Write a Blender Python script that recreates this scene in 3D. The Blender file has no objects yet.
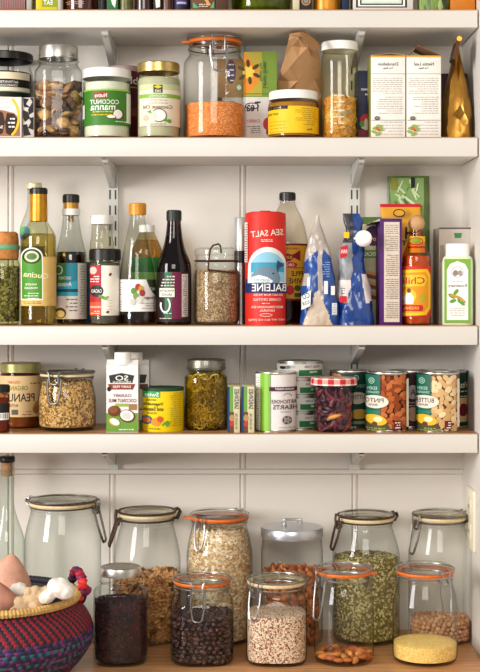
import bpy, bmesh, math, random
from math import sin, cos, pi, atan2, asin, sqrt, radians
from mathutils import Vector, Matrix, noise

# ------------------------------------------------------------------ camera, world, light, exposure
F, CX, HY, CZ = 1400.0, 240.0, 290.0, 1.60
D0, DW = 2.66, 2.86                      # front of the shelves, back wall
def PX(px, d): return (px-CX)*d/F
def PZ(py, d): return CZ+(HY-py)*d/F
S = bpy.context.scene
COL = S.collection
cam = bpy.data.objects.new('camera', bpy.data.cameras.new('camera')); COL.objects.link(cam)
cam.location = (0, 0, CZ); cam.rotation_euler = (pi/2, 0, 0)
cam.data.sensor_fit = 'HORIZONTAL'; cam.data.sensor_width = 36; cam.data.lens = F/480*36
cam.data.shift_y = -46/480; cam.data.clip_start = .05
S.camera = cam
w = bpy.data.worlds.new('world'); S.world = w; w.use_nodes = True
w.node_tree.nodes['Background'].inputs[0].default_value = (1.0, .95, .90, 1)
w.node_tree.nodes['Background'].inputs[1].default_value = .38
def area(name, loc, target, sx, sy, power, col):
    l = bpy.data.lights.new(name, 'AREA'); l.shape = 'RECTANGLE'; l.size = sx; l.size_y = sy; l.energy = power; l.color = col
    o = bpy.data.objects.new(name, l); COL.objects.link(o); o.location = loc
    o.rotation_euler = (Vector(target)-Vector(loc)).to_track_quat('-Z', 'Y').to_euler(); return o
area('window_light', (-2.5, .75, 2.15), (0, 2.75, 1.5), .9, 1.7, 104, (1, .99, .98))
area('second_window_light', (-.15, -.9, 2.55), (0, 2.75, 1.45), 1.5, 1.0, 42, (1, .94, .85))
S.view_settings.view_transform = 'Standard'; S.view_settings.look = 'None'
S.view_settings.exposure = 0.04; S.view_settings.gamma = 1; S.view_settings.use_curve_mapping = False
try:
    S.cycles.transparent_max_bounces = 32; S.cycles.max_bounces = 10; S.cycles.use_denoising = True
    S.cycles.caustics_reflective = False
except Exception: pass

# ------------------------------------------------------------------ materials
def lin(h):
    h = h.lstrip('#'); c = [int(h[i:i+2], 16)/255 for i in (0, 2, 4)]
    return tuple(x/12.92 if x <= .04045 else ((x+.055)/1.055)**2.4 for x in c)+(1,)
MC = {}
def M(hexc, rough=.5, metal=0, var=.0, scale=60, bump=0, spec=.5, coat=0, sss=0):
    k = (hexc, rough, metal, var, scale, bump, spec, coat, sss)
    if k in MC: return MC[k]
    m = bpy.data.materials.new('surface'); m.use_nodes = True; nt = m.node_tree; b = nt.nodes['Principled BSDF']
    c = lin(hexc)
    b.inputs['Base Color'].default_value = c; b.inputs['Roughness'].default_value = rough
    b.inputs['Metallic'].default_value = metal; b.inputs['Specular IOR Level'].default_value = spec
    b.inputs['Coat Weight'].default_value = coat
    if sss:
        b.inputs['Subsurface Weight'].default_value = sss; b.inputs['Subsurface Radius'].default_value = (.008, .005, .003)
    if var or bump:
        tc = nt.nodes.new('ShaderNodeTexCoord'); n = nt.nodes.new('ShaderNodeTexNoise')
        n.inputs['Scale'].default_value = scale; n.inputs['Detail'].default_value = 5
        nt.links.new(tc.outputs['Object'], n.inputs['Vector'])
        if var:
            r = nt.nodes.new('ShaderNodeValToRGB')
            r.color_ramp.elements[0].position = .32; r.color_ramp.elements[1].position = .68
            r.color_ramp.elements[0].color = tuple(x*(1-var) for x in c[:3])+(1,)
            r.color_ramp.elements[1].color = tuple(min(1, x*(1+var*.6)) for x in c[:3])+(1,)
            nt.links.new(n.outputs['Fac'], r.inputs['Fac']); nt.links.new(r.outputs['Color'], b.inputs['Base Color'])
        if bump:
            bp = nt.nodes.new('ShaderNodeBump'); bp.inputs['Strength'].default_value = bump; bp.inputs['Distance'].default_value = .002
            nt.links.new(n.outputs['Fac'], bp.inputs['Height']); nt.links.new(bp.outputs['Normal'], b.inputs['Normal'])
    MC[k] = m; return m
def GL(tint='#fdfefd', edge='#979c92', refl=1.0, rough=.02):
    """thin clear glass or film: transparent, mirroring more and absorbing more at grazing angles"""
    k = ('glass', tint, edge, refl, rough)
    if k in MC: return MC[k]
    m = bpy.data.materials.new('clear_glass'); m.use_nodes = True; nt = m.node_tree; N = nt.nodes; L = nt.links
    N.remove(N['Principled BSDF']); out = N['Material Output']
    lw = N.new('ShaderNodeLayerWeight'); lw.inputs['Blend'].default_value = .5
    def mt(op, a, v):
        n = N.new('ShaderNodeMath'); n.operation = op; L.new(a, n.inputs[0]); n.inputs[1].default_value = v; return n.outputs[0]
    p5 = mt('POWER', lw.outputs['Facing'], 4.0); fr = mt('ADD', mt('MULTIPLY', p5, .55*refl), .032*refl)
    p3 = mt('POWER', lw.outputs['Facing'], 4.0)
    mx = N.new('ShaderNodeMix'); mx.data_type = 'RGBA'; L.new(p3, mx.inputs['Factor'])
    mx.inputs['A'].default_value = lin(tint); mx.inputs['B'].default_value = lin(edge)
    tr = N.new('ShaderNodeBsdfTransparent'); L.new(mx.outputs['Result'], tr.inputs['Color'])
    gl = N.new('ShaderNodeBsdfGlossy'); gl.inputs['Roughness'].default_value = rough
    ms = N.new('ShaderNodeMixShader'); L.new(fr, ms.inputs[0]); L.new(tr.outputs[0], ms.inputs[1]); L.new(gl.outputs[0], ms.inputs[2])
    L.new(ms.outputs[0], out.inputs['Surface']); MC[k] = m; return m
def VOR(cols, scale, bump=.8, rough=.6, sq=(1, 1, 1)):
    k = ('vor', tuple(cols), scale, bump, sq)
    if k in MC: return MC[k]
    m = bpy.data.materials.new('grains'); m.use_nodes = True; nt = m.node_tree; N = nt.nodes; L = nt.links; b = N['Principled BSDF']
    tc = N.new('ShaderNodeTexCoord'); mp = N.new('ShaderNodeMapping'); mp.inputs['Scale'].default_value = sq
    v = N.new('ShaderNodeTexVoronoi'); v.inputs['Scale'].default_value = scale
    L.new(tc.outputs['Object'], mp.inputs['Vector']); L.new(mp.outputs[0], v.inputs['Vector'])
    sp = N.new('ShaderNodeSeparateColor'); L.new(v.outputs['Color'], sp.inputs[0])
    r = N.new('ShaderNodeValToRGB'); r.color_ramp.interpolation = 'CONSTANT'; e = r.color_ramp.elements
    while len(e) < len(cols): e.new(.5)
    for i, c in enumerate(cols): e[i].position = i/len(cols)
    for i, c in enumerate(cols): e[i].color = lin(c)
    L.new(sp.outputs[0], r.inputs['Fac']); L.new(r.outputs['Color'], b.inputs['Base Color'])
    inv = N.new('ShaderNodeMath'); inv.operation = 'SUBTRACT'; inv.inputs[0].default_value = 1; L.new(v.outputs['Distance'], inv.inputs[1])
    bp = N.new('ShaderNodeBump'); bp.inputs['Strength'].default_value = bump; bp.inputs['Distance'].default_value = .6/scale
    L.new(inv.outputs[0], bp.inputs['Height']); L.new(bp.outputs['Normal'], b.inputs['Normal'])
    b.inputs['Roughness'].default_value = rough; MC[k] = m; return m

STEEL = M('#b4b4b2', .3, 1, .12, 300); DULL = M('#8d8780', .4, 1, .35, 200); RUST = M('#5e4a3c', .55, .7, .4, 400)
TIN = M('#cfccc4', .3, 1, .12, 120); GLASS = GL(); LIDGLASS = GL('#fbfdfb', '#eef2ee', 1.3)
BLACKP = M('#17130f', .35, 0, .2, 90); WHITEP = M('#f2efe8', .4, 0, .04, 90); GOLDL = M('#c9ad6a', .3, .85, .15, 150)
RUBBER = M('#e2701f', .5, 0, .12, 200); RUBW = M('#e6cfa0', .5, 0, .15, 200)
KRAFT = M('#b98a58', .8, 0, .2, 40, .6); WHITE = M('#f4f1ea', .55, 0, .02, 60); INK = M('#2a2623', .6, spec=.2); CREAM = M('#f0e2c2', .6, 0, .05, 80)

# ------------------------------------------------------------------ mesh collecting
class MB:
    def __init__(s): s.v = []; s.f = []; s.m = []; s.mats = []
    def mi(s, m):
        if m not in s.mats: s.mats.append(m)
        return s.mats.index(m)
    def add(s, vf, m, xf=None):
        v, f = vf; o = len(s.v)
        s.v += [tuple(xf @ Vector(p)) for p in v] if xf is not None else [tuple(p) for p in v]
        fn = callable(m)
        for q in f:
            s.f.append(tuple(i+o for i in q))
            s.m.append(s.mi(m(sum((Vector(v[i]) for i in q), Vector())/len(q)) if fn else m))
        return s
    def build(s, name, parent=None, ang=38, flat=False):
        me = bpy.data.meshes.new(name); me.from_pydata(s.v, [], s.f)
        for m in s.mats: me.materials.append(m)
        me.polygons.foreach_set('material_index', s.m)
        if not flat:
            me.polygons.foreach_set('use_smooth', [True]*len(s.f))
            try: me.set_sharp_from_angle(angle=radians(ang))
            except Exception: pass
        me.update()
        o = bpy.data.objects.new(name, me); COL.objects.link(o)
        if parent: o.parent = parent
        return o
def sqf(a, n):
    return 1.0 if n <= 2 else (abs(cos(a))**n+abs(sin(a))**n)**(-1/n)
def lathe(pts, seg=48, n=2, flute=0, nf=0):
    v = []; f = []; rings = []
    for r, z in pts:
        if r < 1e-6: rings.append([len(v)]); v.append((0, 0, z))
        else:
            rings.append(list(range(len(v), len(v)+seg)))
            for i in range(seg):
                a = 2*pi*i/seg; k = r*sqf(a, n)*(1+flute*cos(nf*a)); v.append((k*cos(a), k*sin(a), z))
    for A, B in zip(rings, rings[1:]):
        for i in range(seg):
            j = (i+1) % seg
            if len(A) == 1 and len(B) == 1: continue
            if len(A) == 1: f.append((A[0], B[j], B[i]))
            elif len(B) == 1: f.append((A[i], A[j], B[0]))
            else: f.append((A[i], A[j], B[j], B[i]))
    return v, f
def cr(pts, k=4):
    out = []
    P = [pts[0]]+list(pts)+[pts[-1]]
    for i in range(1, len(P)-2):
        p0, p1, p2, p3 = P[i-1:i+3]
        for j in range(k):
            t = j/k
            out.append(tuple(.5*((2*b)+(-a+c)*t+(2*a-5*b+4*c-e)*t*t+(-a+3*b-3*c+e)*t**3) for a, b, c, e in zip(p0, p1, p2, p3)))
    out.append(tuple(pts[-1])); return out
def box(c, s, bev=0, seg=2):
    if not bev:
        x, y, z = c; a, b, h = s[0]/2, s[1]/2, s[2]/2
        v = [(x+i*a, y+j*b, z+k*h) for k in (-1, 1) for i, j in ((-1, -1), (1, -1), (1, 1), (-1, 1))]
        return v, [(3, 2, 1, 0), (4, 5, 6, 7), (0, 1, 5, 4), (1, 2, 6, 5), (2, 3, 7, 6), (3, 0, 4, 7)]
    bm = bmesh.new(); bmesh.ops.create_cube(bm, size=1)
    for q in bm.verts: q.co = Vector((q.co.x*s[0]+c[0], q.co.y*s[1]+c[1], q.co.z*s[2]+c[2]))
    bmesh.ops.bevel(bm, geom=bm.edges[:], offset=bev, segments=seg, affect='EDGES', profile=.5)
    r = from_bm(bm); return r
def from_bm(bm):
    bm.verts.index_update(); v = [tuple(q.co) for q in bm.verts]; f = [tuple(q.index for q in p.verts) for p in bm.faces]; bm.free(); return v, f
def tube(path, r, seg=8, closed=False):
    P = [Vector(p) for p in path]; n = len(P); v = []; f = []; prev = None
    for i, p in enumerate(P):
        a = P[(i-1) % n] if (closed or i) else p; b = P[(i+1) % n] if (closed or i < n-1) else p
        t = (b-a).normalized()
        if prev is None: u = t.orthogonal().normalized()
        else:
            u = (prev-t*prev.dot(t)); u = u.normalized() if u.length > 1e-6 else t.orthogonal().normalized()
        prev = u; wv = t.cross(u); rr = r[i] if isinstance(r, (list, tuple)) else r
        for k in range(seg):
            g = 2*pi*k/seg; v.append(tuple(p+u*cos(g)*rr+wv*sin(g)*rr))
    for i in range(n if closed else n-1):
        for k in range(seg):
            j = (i+1) % n; q = (k+1) % seg; f.append((i*seg+k, i*seg+q, j*seg+q, j*seg+k))
    if not closed: f.append(tuple(range(seg))[::-1]); f.append(tuple((n-1)*seg+k for k in range(seg)))
    return v, f
def prism(pts, axis, a, b):
    """polygon in two axes, extruded along the third from a to b"""
    def mk(p, t): return {'x': (t, p[0], p[1]), 'y': (p[0], t, p[1]), 'z': (p[0], p[1], t)}[axis]
    n = len(pts); v = [mk(p, a) for p in pts]+[mk(p, b) for p in pts]
    return v, [tuple(range(n))[::-1], tuple(range(n, 2*n))]+[(i, (i+1) % n, (i+1) % n+n, i+n) for i in range(n)]
def blob(sx, sy, sz, amp=.0, fr=1.0, seed=0, sub=2, ridge=False):
    bm = bmesh.new(); bmesh.ops.create_icosphere(bm, subdivisions=sub, radius=1)
    for q in bm.verts:
        k = noise.noise(q.co*fr+Vector((seed*7.3, seed*1.7, 3)))
        if ridge: k = abs(k)*2-.5
        c = q.co*(1+amp*k); q.co = Vector((c.x*sx, c.y*sy, c.z*sz))
    return from_bm(bm)
def loft(secs, n=40, exp=4, amp=0, fr=30, seed=0, cap=True):
    """secs: (cx, cy, w, depth, z)"""
    v = []; f = []
    for (cx, cy, wd, dp, z) in secs:
        for i in range(n):
            a = 2*pi*i/n; k = sqf(a, exp)
            p = Vector((cx+wd/2*k*cos(a), cy+dp/2*k*sin(a), z))
            if amp:
                q = Vector((p.x*fr, p.y*fr, p.z*fr*.7+seed)); h = noise.noise(q)+.5*abs(noise.noise(q*2.3))
                p.x += amp*h*cos(a)*min(1, wd/.03); p.y += amp*h*sin(a)*min(1, dp/.03)
            v.append(tuple(p))
    for s in range(len(secs)-1):
        for i in range(n): j = (i+1) % n; f.append((s*n+i, s*n+j, s*n+n+j, s*n+n+i))
    if cap: f.append(tuple(range(n))[::-1]); f.append(tuple((len(secs)-1)*n+i for i in range(n)))
    return v, f
def secs_fine(secs, k=4): return cr(secs, k)

# ------------------------------------------------------------------ things
ZT = [PZ(9.5, D0), PZ(137, D0), PZ(325.5, D0), PZ(433.5, D0), CZ-.693]
def tag(o, label, cat, group=None, kind=None):
    o['label'] = label; o['category'] = cat
    if group: o['group'] = group
    if kind: o['kind'] = kind
    return o
class T:
    """a thing standing on shelf `row`; cx, r in photo pixels, df the distance of its front"""
    def __init__(s, name, label, cat, row, cx, r, df, group=None, z=None, turn=True, rz=0):
        s.R = r*df/(F-r); s.d = df+s.R; s.rpx = r; s.cx = cx; s.row = row; s.df = df
        s.z0 = ZT[row] if z is None else z; s.x = PX(cx, s.d)
        o = bpy.data.objects.new(name, None); COL.objects.link(o); o.empty_display_size = .02
        s.rz = (-atan2(s.x, s.d) if turn else 0)+rz
        o.location = (s.x, s.d, s.z0); o.rotation_euler = (0, 0, s.rz)
        tag(o, label, cat, group); s.o = o
    def h(s, py): return PZ(py, s.d)-s.z0
    def hf(s, py): return PZ(py, s.d-.9*s.R)-s.z0
    def u(s, px): return px*s.d/F
    def prof(s, pts, close=True):
        q = [(s.u(r), s.h(y) if y is not None else 0.0) for r, y in pts]
        return [(0, 0)]+q if close else q
    def part(s, name, mb, **k): return mb.build(name, s.o, **k)
    def lathe(s, name, pts, mat, close=True, seg=48, n=2, k=0, top=True, **kw):
        q = s.prof(pts, close)
        if k: q = cr(q, k)
        if top and q[-1][0] > 1e-6: q = q+[(0, q[-1][1])]
        return MB().add(lathe(q, seg, n, **kw), mat).build(name, s.o)

# ------------------------------------------------------------------ printed labels
TXT = {}
def text_mesh(s):
    if s in TXT: return TXT[s]
    cu = bpy.data.curves.new('lettering', 'FONT'); cu.body = s; cu.align_x = 'CENTER'; cu.align_y = 'CENTER'; cu.resolution_u = 2
    cu.offset = .012
    ob = bpy.data.objects.new('lettering', cu); COL.objects.link(ob)
    dg = bpy.context.evaluated_depsgraph_get(); me = bpy.data.meshes.new_from_object(ob.evaluated_get(dg))
    v = [(p.co.x, p.co.y) for p in me.vertices]; f = [tuple(p.vertices) for p in me.polygons]
    bpy.data.objects.remove(ob); bpy.data.curves.remove(cu); bpy.data.meshes.remove(me)
    if v:
        x0, x1 = min(a for a, b in v), max(a for a, b in v); y0, y1 = min(b for a, b in v), max(b for a, b in v)
        v = [((a-(x0+x1)/2)/(x1-x0), (b-(y0+y1)/2)/(y1-y0)) for a, b in v]
    TXT[s] = (v, f); return TXT[s]
class Label:
    """printed shapes traced in photo pixels, bent round a body (cyl) or laid on a front face (flat)"""
    def __init__(s, t, cyl=True, rpx=None, n=2, y0=None, base=.0004, wide=False):
        s.t = t; s.cyl = cyl; s.n = n; s.mb = MB(); s.off = base; s.R = t.u(rpx) if rpx else t.R; s.r = rpx or t.rpx; s.yf = y0
    def map(s, x, y):
        t = s.t
        if s.cyl:
            q = (x-t.cx)/s.r; m = .97
            a = asin(q) if abs(q) < m else math.copysign(asin(m)+(abs(q)-m)*1.6, q)
            R = s.R*(sqf(a, s.n))+s.off
            if s.n > 2 and abs(q) < .8: return (q*s.R, -s.R*(1-abs(q)**s.n)**(1/s.n)-s.off, t.hf(y))
            return (R*sin(a), -R*cos(a), t.hf(y))
        return ((x-t.cx)*t.df/F, s.yf-s.off, PZ(y, t.df)-t.z0)
    def shape(s, v, f, m, step=None):
        if s.cyl:
            x0 = min(a for a, b in v); x1 = max(a for a, b in v); step = step or max(1.2, s.r/9)
            bm = bmesh.new(); bv = [bm.verts.new((a, b, 0)) for a, b in v]
            for q in f:
                try: bm.faces.new([bv[i] for i in q])
                except ValueError: pass
            k = math.ceil(x0/step)*step
            while k < x1:
                if k > x0+1e-4: bmesh.ops.bisect_plane(bm, geom=bm.verts[:]+bm.edges[:]+bm.faces[:], plane_co=(k, 0, 0), plane_no=(1, 0, 0))
                k += step
            v, f = from_bm(bm); v = [(p[0], p[1]) for p in v]
        # front faces look towards -Y
        out = []
        for q in f:
            A = sum(v[q[i]][0]*v[q[(i+1) % len(q)]][1]-v[q[(i+1) % len(q)]][0]*v[q[i]][1] for i in range(len(q)))
            out.append(q if A < 0 else tuple(reversed(q)))
        s.mb.add(([s.map(a, b) for a, b in v], out), m); s.off += .00007; return s
    def rect(s, x0, x1, y0, y1, m): return s.shape([(x0, y0), (x1, y0), (x1, y1), (x0, y1)], [(0, 1, 2, 3)], m)
    def poly(s, pts, m): return s.shape(pts, [tuple(range(len(pts)))], m)
    def ell(s, cx, cy, rx, ry, m, rot=0, n=20):
        c, d = cos(radians(rot)), sin(radians(rot))
        return s.poly([(cx+rx*cos(2*pi*i/n)*c-ry*sin(2*pi*i/n)*d, cy+rx*cos(2*pi*i/n)*d+ry*sin(2*pi*i/n)*c) for i in range(n)], m)
    def ring(s, cx, cy, rx, ry, wd, m, n=24, a0=0, a1=360):
        v = []; f = []
        for i in range(n+1):
            a = radians(a0+(a1-a0)*i/n)
            for k in (0, 1): v.append((cx+(rx-k*wd)*cos(a), cy+(ry-k*wd)*sin(a)))
            if i: f.append((2*i-2, 2*i-1, 2*i+1, 2*i))
        return s.shape(v, f, m)
    def text(s, st, cx, cy, wd, ht, m, rot=0):
        """mirrored lettering, as it stands in the picture"""
        v, f = text_mesh(st); c, d = cos(radians(rot)), sin(radians(rot))
        return s.shape([(cx-a*wd*c+b*ht*d, cy-a*wd*d-b*ht*c) for a, b in v], f, m)
    def lines(s, x0, x1, y0, y1, n, m, seed=1, th=.7):
        """rows of print too small to read"""
        rg = random.Random(seed)
        for i in range(n):
            y = y0+(y1-y0)*i/max(1, n-1); x = x1-(rg.random()*.06)*(x1-x0); v = []; f = []
            end = x0+(.3 if rg.random() < .2 else 0)*(x1-x0)
            while x > end+1:
                l = min(x-end, rg.uniform(1.2, 4.5)); k = len(v)
                v += [(x-l, y), (x, y), (x, y+th), (x-l, y+th)]; f.append((k, k+1, k+2, k+3)); x -= l+.8
            if v: s.shape(v, f, m)
        return s
    def build(s, name='label'): return s.mb.build(name, s.t.o, flat=not s.cyl, ang=60)
def boxT(name, label, cat, row, x0, x1, ytop, df, depth, body, side=None, z=None, group=None, rz=0, bev=.0006, facename='front_panel', ybot=None):
    """a carton with its front at df; its front corners at x0, x1"""
    t = T(name, label, cat, row, (x0+x1)/2, (x1-x0)/2, df, group, z=z, turn=False)
    W = (x1-x0)*df/F; H = PZ(ytop, df)-t.z0; t.d = df; t.x = PX((x0+x1)/2, df)
    t.o.location = (t.x, df+depth/2, t.z0); t.o.rotation_euler = (0, 0, rz); t.W, t.H, t.dep = W, H, depth
    MB().add(box((0, 0, H/2), (W, depth, H), bev), side or body).build('carton' if cat != 'box_' else 'body', t.o, flat=False)
    t.lab = Label(t, cyl=False, y0=-depth/2, base=.0003)
    return t
def coil(a0, a1, R, z, n=20): return [(R*sin(radians(a0+(a1-a0)*i/n)), -R*cos(radians(a0+(a1-a0)*i/n)), z) for i in range(n+1)]

# ------------------------------------------------------------------ the setting
def struct(name, mb, flat=True):
    o = mb.build(name, None, flat=flat); o['kind'] = 'structure'; return o
PAINT = M('#e6dfd6', .5, 0, .035, 5, .05, .35); PAINTW = M('#ddd8d0', .42, 0, .02, 7, .04, .4)
XR = .4545; XL = -1.35; ZTOP = 2.35; ZTRIM = PZ(471, DW)
grooves = [PX(g, DW) for g in (-230, -110, 11, 112.5, 243, 355)]
prof = [(XL, 0)]
for g in grooves:
    b = .0052
    prof += [(g-b-.0022, 0), (g-b-.0008, .004), (g-b+.0004, .004), (g-b+.002, .0008), (g, -.0004), (g+b-.002, .0008), (g+b-.0004, .004), (g+b+.0008, .004), (g+b+.0022, 0)]
prof.append((XR+.01, 0))
v = []; f = []
for x, y in prof: v += [(x, DW+y, .6), (x, DW+y, ZTOP)]
for i in range(len(prof)-1): f.append((2*i, 2*i+2, 2*i+3, 2*i+1))
mb = MB().add((v, f), PAINT).add(box(((XL+XR)/2, DW+.03, (.6+ZTOP)/2), (XR-XL+.02, .04, ZTOP-.6)), PAINT); struct('wall_back', mb)
struct('wall_right', MB().add(box((XR+.015, 2.5, (.6+ZTOP)/2), (.03, .80, ZTOP-.6)), PAINT))
za = PZ(469, DW); zb = PZ(474.5, DW)
struct('trim_1', MB().add(prism([(DW-.0015, za+.001), (DW-.007, za-.001), (DW-.008, zb+.003), (DW-.0015, zb), (DW+.002, zb), (DW+.002, za)], 'x', XL, XR), PAINT))
WOODC = None
def woodmat(base='#c08d5c', dark='#9a6a3c'):
    m = bpy.data.materials.new('wood'); m.use_nodes = True; nt = m.node_tree; N = nt.nodes; L = nt.links; b = N['Principled BSDF']
    tc = N.new('ShaderNodeTexCoord'); mp = N.new('ShaderNodeMapping'); mp.inputs['Scale'].default_value = (3, 60, 60)
    n = N.new('ShaderNodeTexNoise'); n.inputs['Scale'].default_value = 2.2; n.inputs['Detail'].default_value = 7
    r = N.new('ShaderNodeValToRGB'); r.color_ramp.elements[0].position = .35; r.color_ramp.elements[1].position = .65
    r.color_ramp.elements[0].color = lin(dark); r.color_ramp.elements[1].color = lin(base)
    L.new(tc.outputs['Object'], mp.inputs[0]); L.new(mp.outputs[0], n.inputs['Vector']); L.new(n.outputs['Fac'], r.inputs[0]); L.new(r.outputs[0], b.inputs['Base Color'])
    b.inputs['Roughness'].default_value = .38; return m
WOOD = woodmat(); WOOD2 = woodmat('#dda875', '#bf8350')
for (yt, yb), nm in zip(((9.5, 27.5), (137, 156.5), (325.5, 345), (433.5, 453)),
                        ('white wooden shelf across the top of the photo, holding only cut-off bases', 'white wooden shelf carrying the mushroom jar, coconut jars and tea boxes',
                         'white wooden shelf carrying the bottles and the red sea salt canister', 'white wooden shelf carrying the cans, nut butter and coconut milk cartons')):
    zt, zb_ = PZ(yt, D0), PZ(yb, D0)
    sh = bpy.data.objects.new('shelf', None); COL.objects.link(sh); sh.location = ((XL+XR)/2, D0+.1, zb_); tag(sh, nm, 'shelf', 'white wall shelves')
    H = zt-zb_; W = XR-XL-.003
    MB().add(box((-.0015, .0, (H-.0016)/2), (W, DW-D0, H-.0016), .0012), PAINTW).build('board', sh)
    MB().add(box((-.0015, .0, H-.0008), (W-.002, DW-D0-.002, .0016)), WOOD).build('wood_top', sh, flat=True)
cz = ZT[4]
ct = MB().add(box(((XL+XR)/2, (2.28+DW)/2, cz-.02), (XR-XL-.001, DW-2.28, .04), .003), WOOD2).build('countertop', None)
tag(ct, 'brown wooden countertop under the large storage jars and the basket', 'countertop')

# shelf standards and brackets
SLOT = M('#4a4640', .7); ENAM = M('#dcdcd6', .35, .0, .03, 50)
def standard(px, z0, z1, label):
    x = PX(px, DW); wd = .0215; y = DW-.006
    o = bpy.data.objects.new('shelf_standard', None); COL.objects.link(o); o.location = (x, y, z0); tag(o, label, 'shelf standard', 'slotted metal shelf standards')
    H = z1-z0
    MB().add(box((0, -.003, H/2), (wd, .0016, H)), ENAM).add(box((-wd/2+.0008, .001, H/2), (.0016, .0095, H)), ENAM).add(box((wd/2-.0008, .001, H/2), (.0016, .0095, H)), ENAM).build('channel', o, flat=True)
    m = MB(); z = .012
    while z < H-.02:
        for s in (-1, 1): m.add(box((s*.0056, -.0039, z+.009), (.0032, .0006, .019)), SLOT)
        z += .0317
    m.build('slots', o, flat=True)
def bracket(px, zs, label):
    x = PX(px, DW); t = bpy.data.objects.new('shelf_bracket', None); COL.objects.link(t); t.location = (x, DW-.011, zs); tag(t, label, 'shelf bracket', 'white shelf brackets')
    m = MB(); P = [(0, -.0005), (-.165, -.0005), (-.172, -.004), (-.165, -.009), (-.012, -.044), (0, -.046)]
    m.add(prism(P, 'x', -.0065, -.0052), ENAM).add(prism(P, 'x', .0052, .0065), ENAM)
    Q = [(-.172, -.004), (-.165, -.009), (-.012, -.044), (0, -.046), (0, -.0445), (-.012, -.0425), (-.165, -.0075), (-.1705, -.004)]
    m.add(prism(Q, 'x', -.0060, .0060), ENAM); m.add(box((0, -.085, -.0012), (.012, .165, .0014)), ENAM)
    m.build('arm', t, flat=True)
    MB().add(lathe([(0, .0), (.003, .0), (.0025, .0012), (0, .0016)], 12), STEEL, Matrix.Translation((0, -.156, -.0112)) @ Matrix.Rotation(pi, 4, 'X')).build('screw', t)
zst = PZ(469, DW)
standard(113.2, zst, 2.2, 'slotted white metal shelf standard behind the coconut milk cartons, left of the pair')
standard(354, zst, 2.2, 'slotted white metal shelf standard behind the blue clipped bag, right of the pair')
for px, side in ((113.2, 'left'), (354, 'right')):
    for yb, nm in ((27.5, 'topmost shelf'), (156.5, 'shelf of jars and tea boxes'), (345, 'shelf of bottles'), (453, 'shelf of cans')):
        bracket(px, PZ(yb, D0), f'white bracket under the {nm}, the {side} one')
# outlet on the right wall
pl = bpy.data.objects.new('outlet_plate', None); COL.objects.link(pl); zo = (PZ(487, 2.74)+PZ(549, 2.74))/2; pl.location = (XR, 2.735, zo)
tag(pl, 'cream electrical outlet plate on the right side wall beside the chickpea jar', 'outlet')
MB().add(box((-.003, 0, 0), (.006, .085, .118), .002), M('#efe6cf', .35)).build('cover_plate', pl)
for k in (-1, 1): MB().add(box((-.0068, 0, k*.024), (.002, .034, .03), .0008), M('#e6dcc2', .35)).add(box((-.008, -.006, k*.024), (.0006, .002, .009)), INK).add(box((-.008, .006, k*.024), (.0006, .002, .007)), INK).build('socket', pl)
# ------------------------------------------------------------------ jars, lids and what is in them
def rad_at(q, z):
    for (r0, z0), (r1, z1) in zip(q, q[1:]):
        if z0 <= z <= z1 and z1 > z0: return r0+(r1-r0)*(z-z0)/(z1-z0)
    return q[-1][0]
def fill(t, q, ytop, mat, name='contents', label=None, cat=None, k=.94, mound=.0, n=2, seg=48, z0=.0065, grains=None):
    """a countless filling, as one object standing in its jar"""
    zt = t.h(ytop); b = [(0, z0)]+[(r*k, max(z, z0)) for r, z in q if z < zt-.001 and r > 0]
    R = rad_at(q, zt)*k; b += [(R, zt-.001), (R*.97, zt), (R*.6, zt+mound*.7), (0, zt+mound)]
    mb = MB().add(lathe(b, seg, n), mat)
    if grains:
        N, (sa, sb, sc), cols, seed = grains; rg = random.Random(seed); ms = [M(c, .7, 0, .15, 300) for c in cols]
        for i in range(N):
            top = rg.random() < .16; a = rg.uniform(0, 2*pi)
            if top: rr = R*sqrt(rg.random())*.9; p = Vector((rr*cos(a), rr*sin(a), zt+mound*(1-rr/R)+rg.uniform(-.0005, .0015)))
            else:
                if sin(a) > .35: a = -a
                z = rg.uniform(z0+.0045, zt); rr = rad_at(q, z)*k*sqf(a, n)-sc*.3+rg.uniform(0, sc*.6); p = Vector((rr*cos(a), rr*sin(a), z))
            s = rg.uniform(.75, 1.25); ro = Matrix.Rotation(a-pi/2, 4, 'Z') @ Matrix.Rotation(rg.uniform(-.5, .5)+(pi/2 if not top else 0), 4, 'X') @ Matrix.Rotation(rg.uniform(0, 6.3), 4, 'Z')
            mb.add(GRAIN, rg.choice(ms), Matrix.Translation(p) @ ro @ Matrix.Diagonal((sa*s, sb*s, sc*s, 1)))
    o = mb.build(name, None); o.location = t.o.location; o.rotation_euler = t.o.rotation_euler
    tag(o, label, cat or name.replace('_', ' '), kind='stuff'); return o
_g = [(1, 0, 0), (.6, .85, .1), (-.5, .9, -.05), (-1, 0, .1), (-.6, -.85, 0), (.55, -.9, .1), (0, 0, 1), (0, 0, -1)]
GRAIN = (_g, [(i, (i+1) % 6, 6) for i in range(6)]+[((i+1) % 6, i, 7) for i in range(6)])
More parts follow.
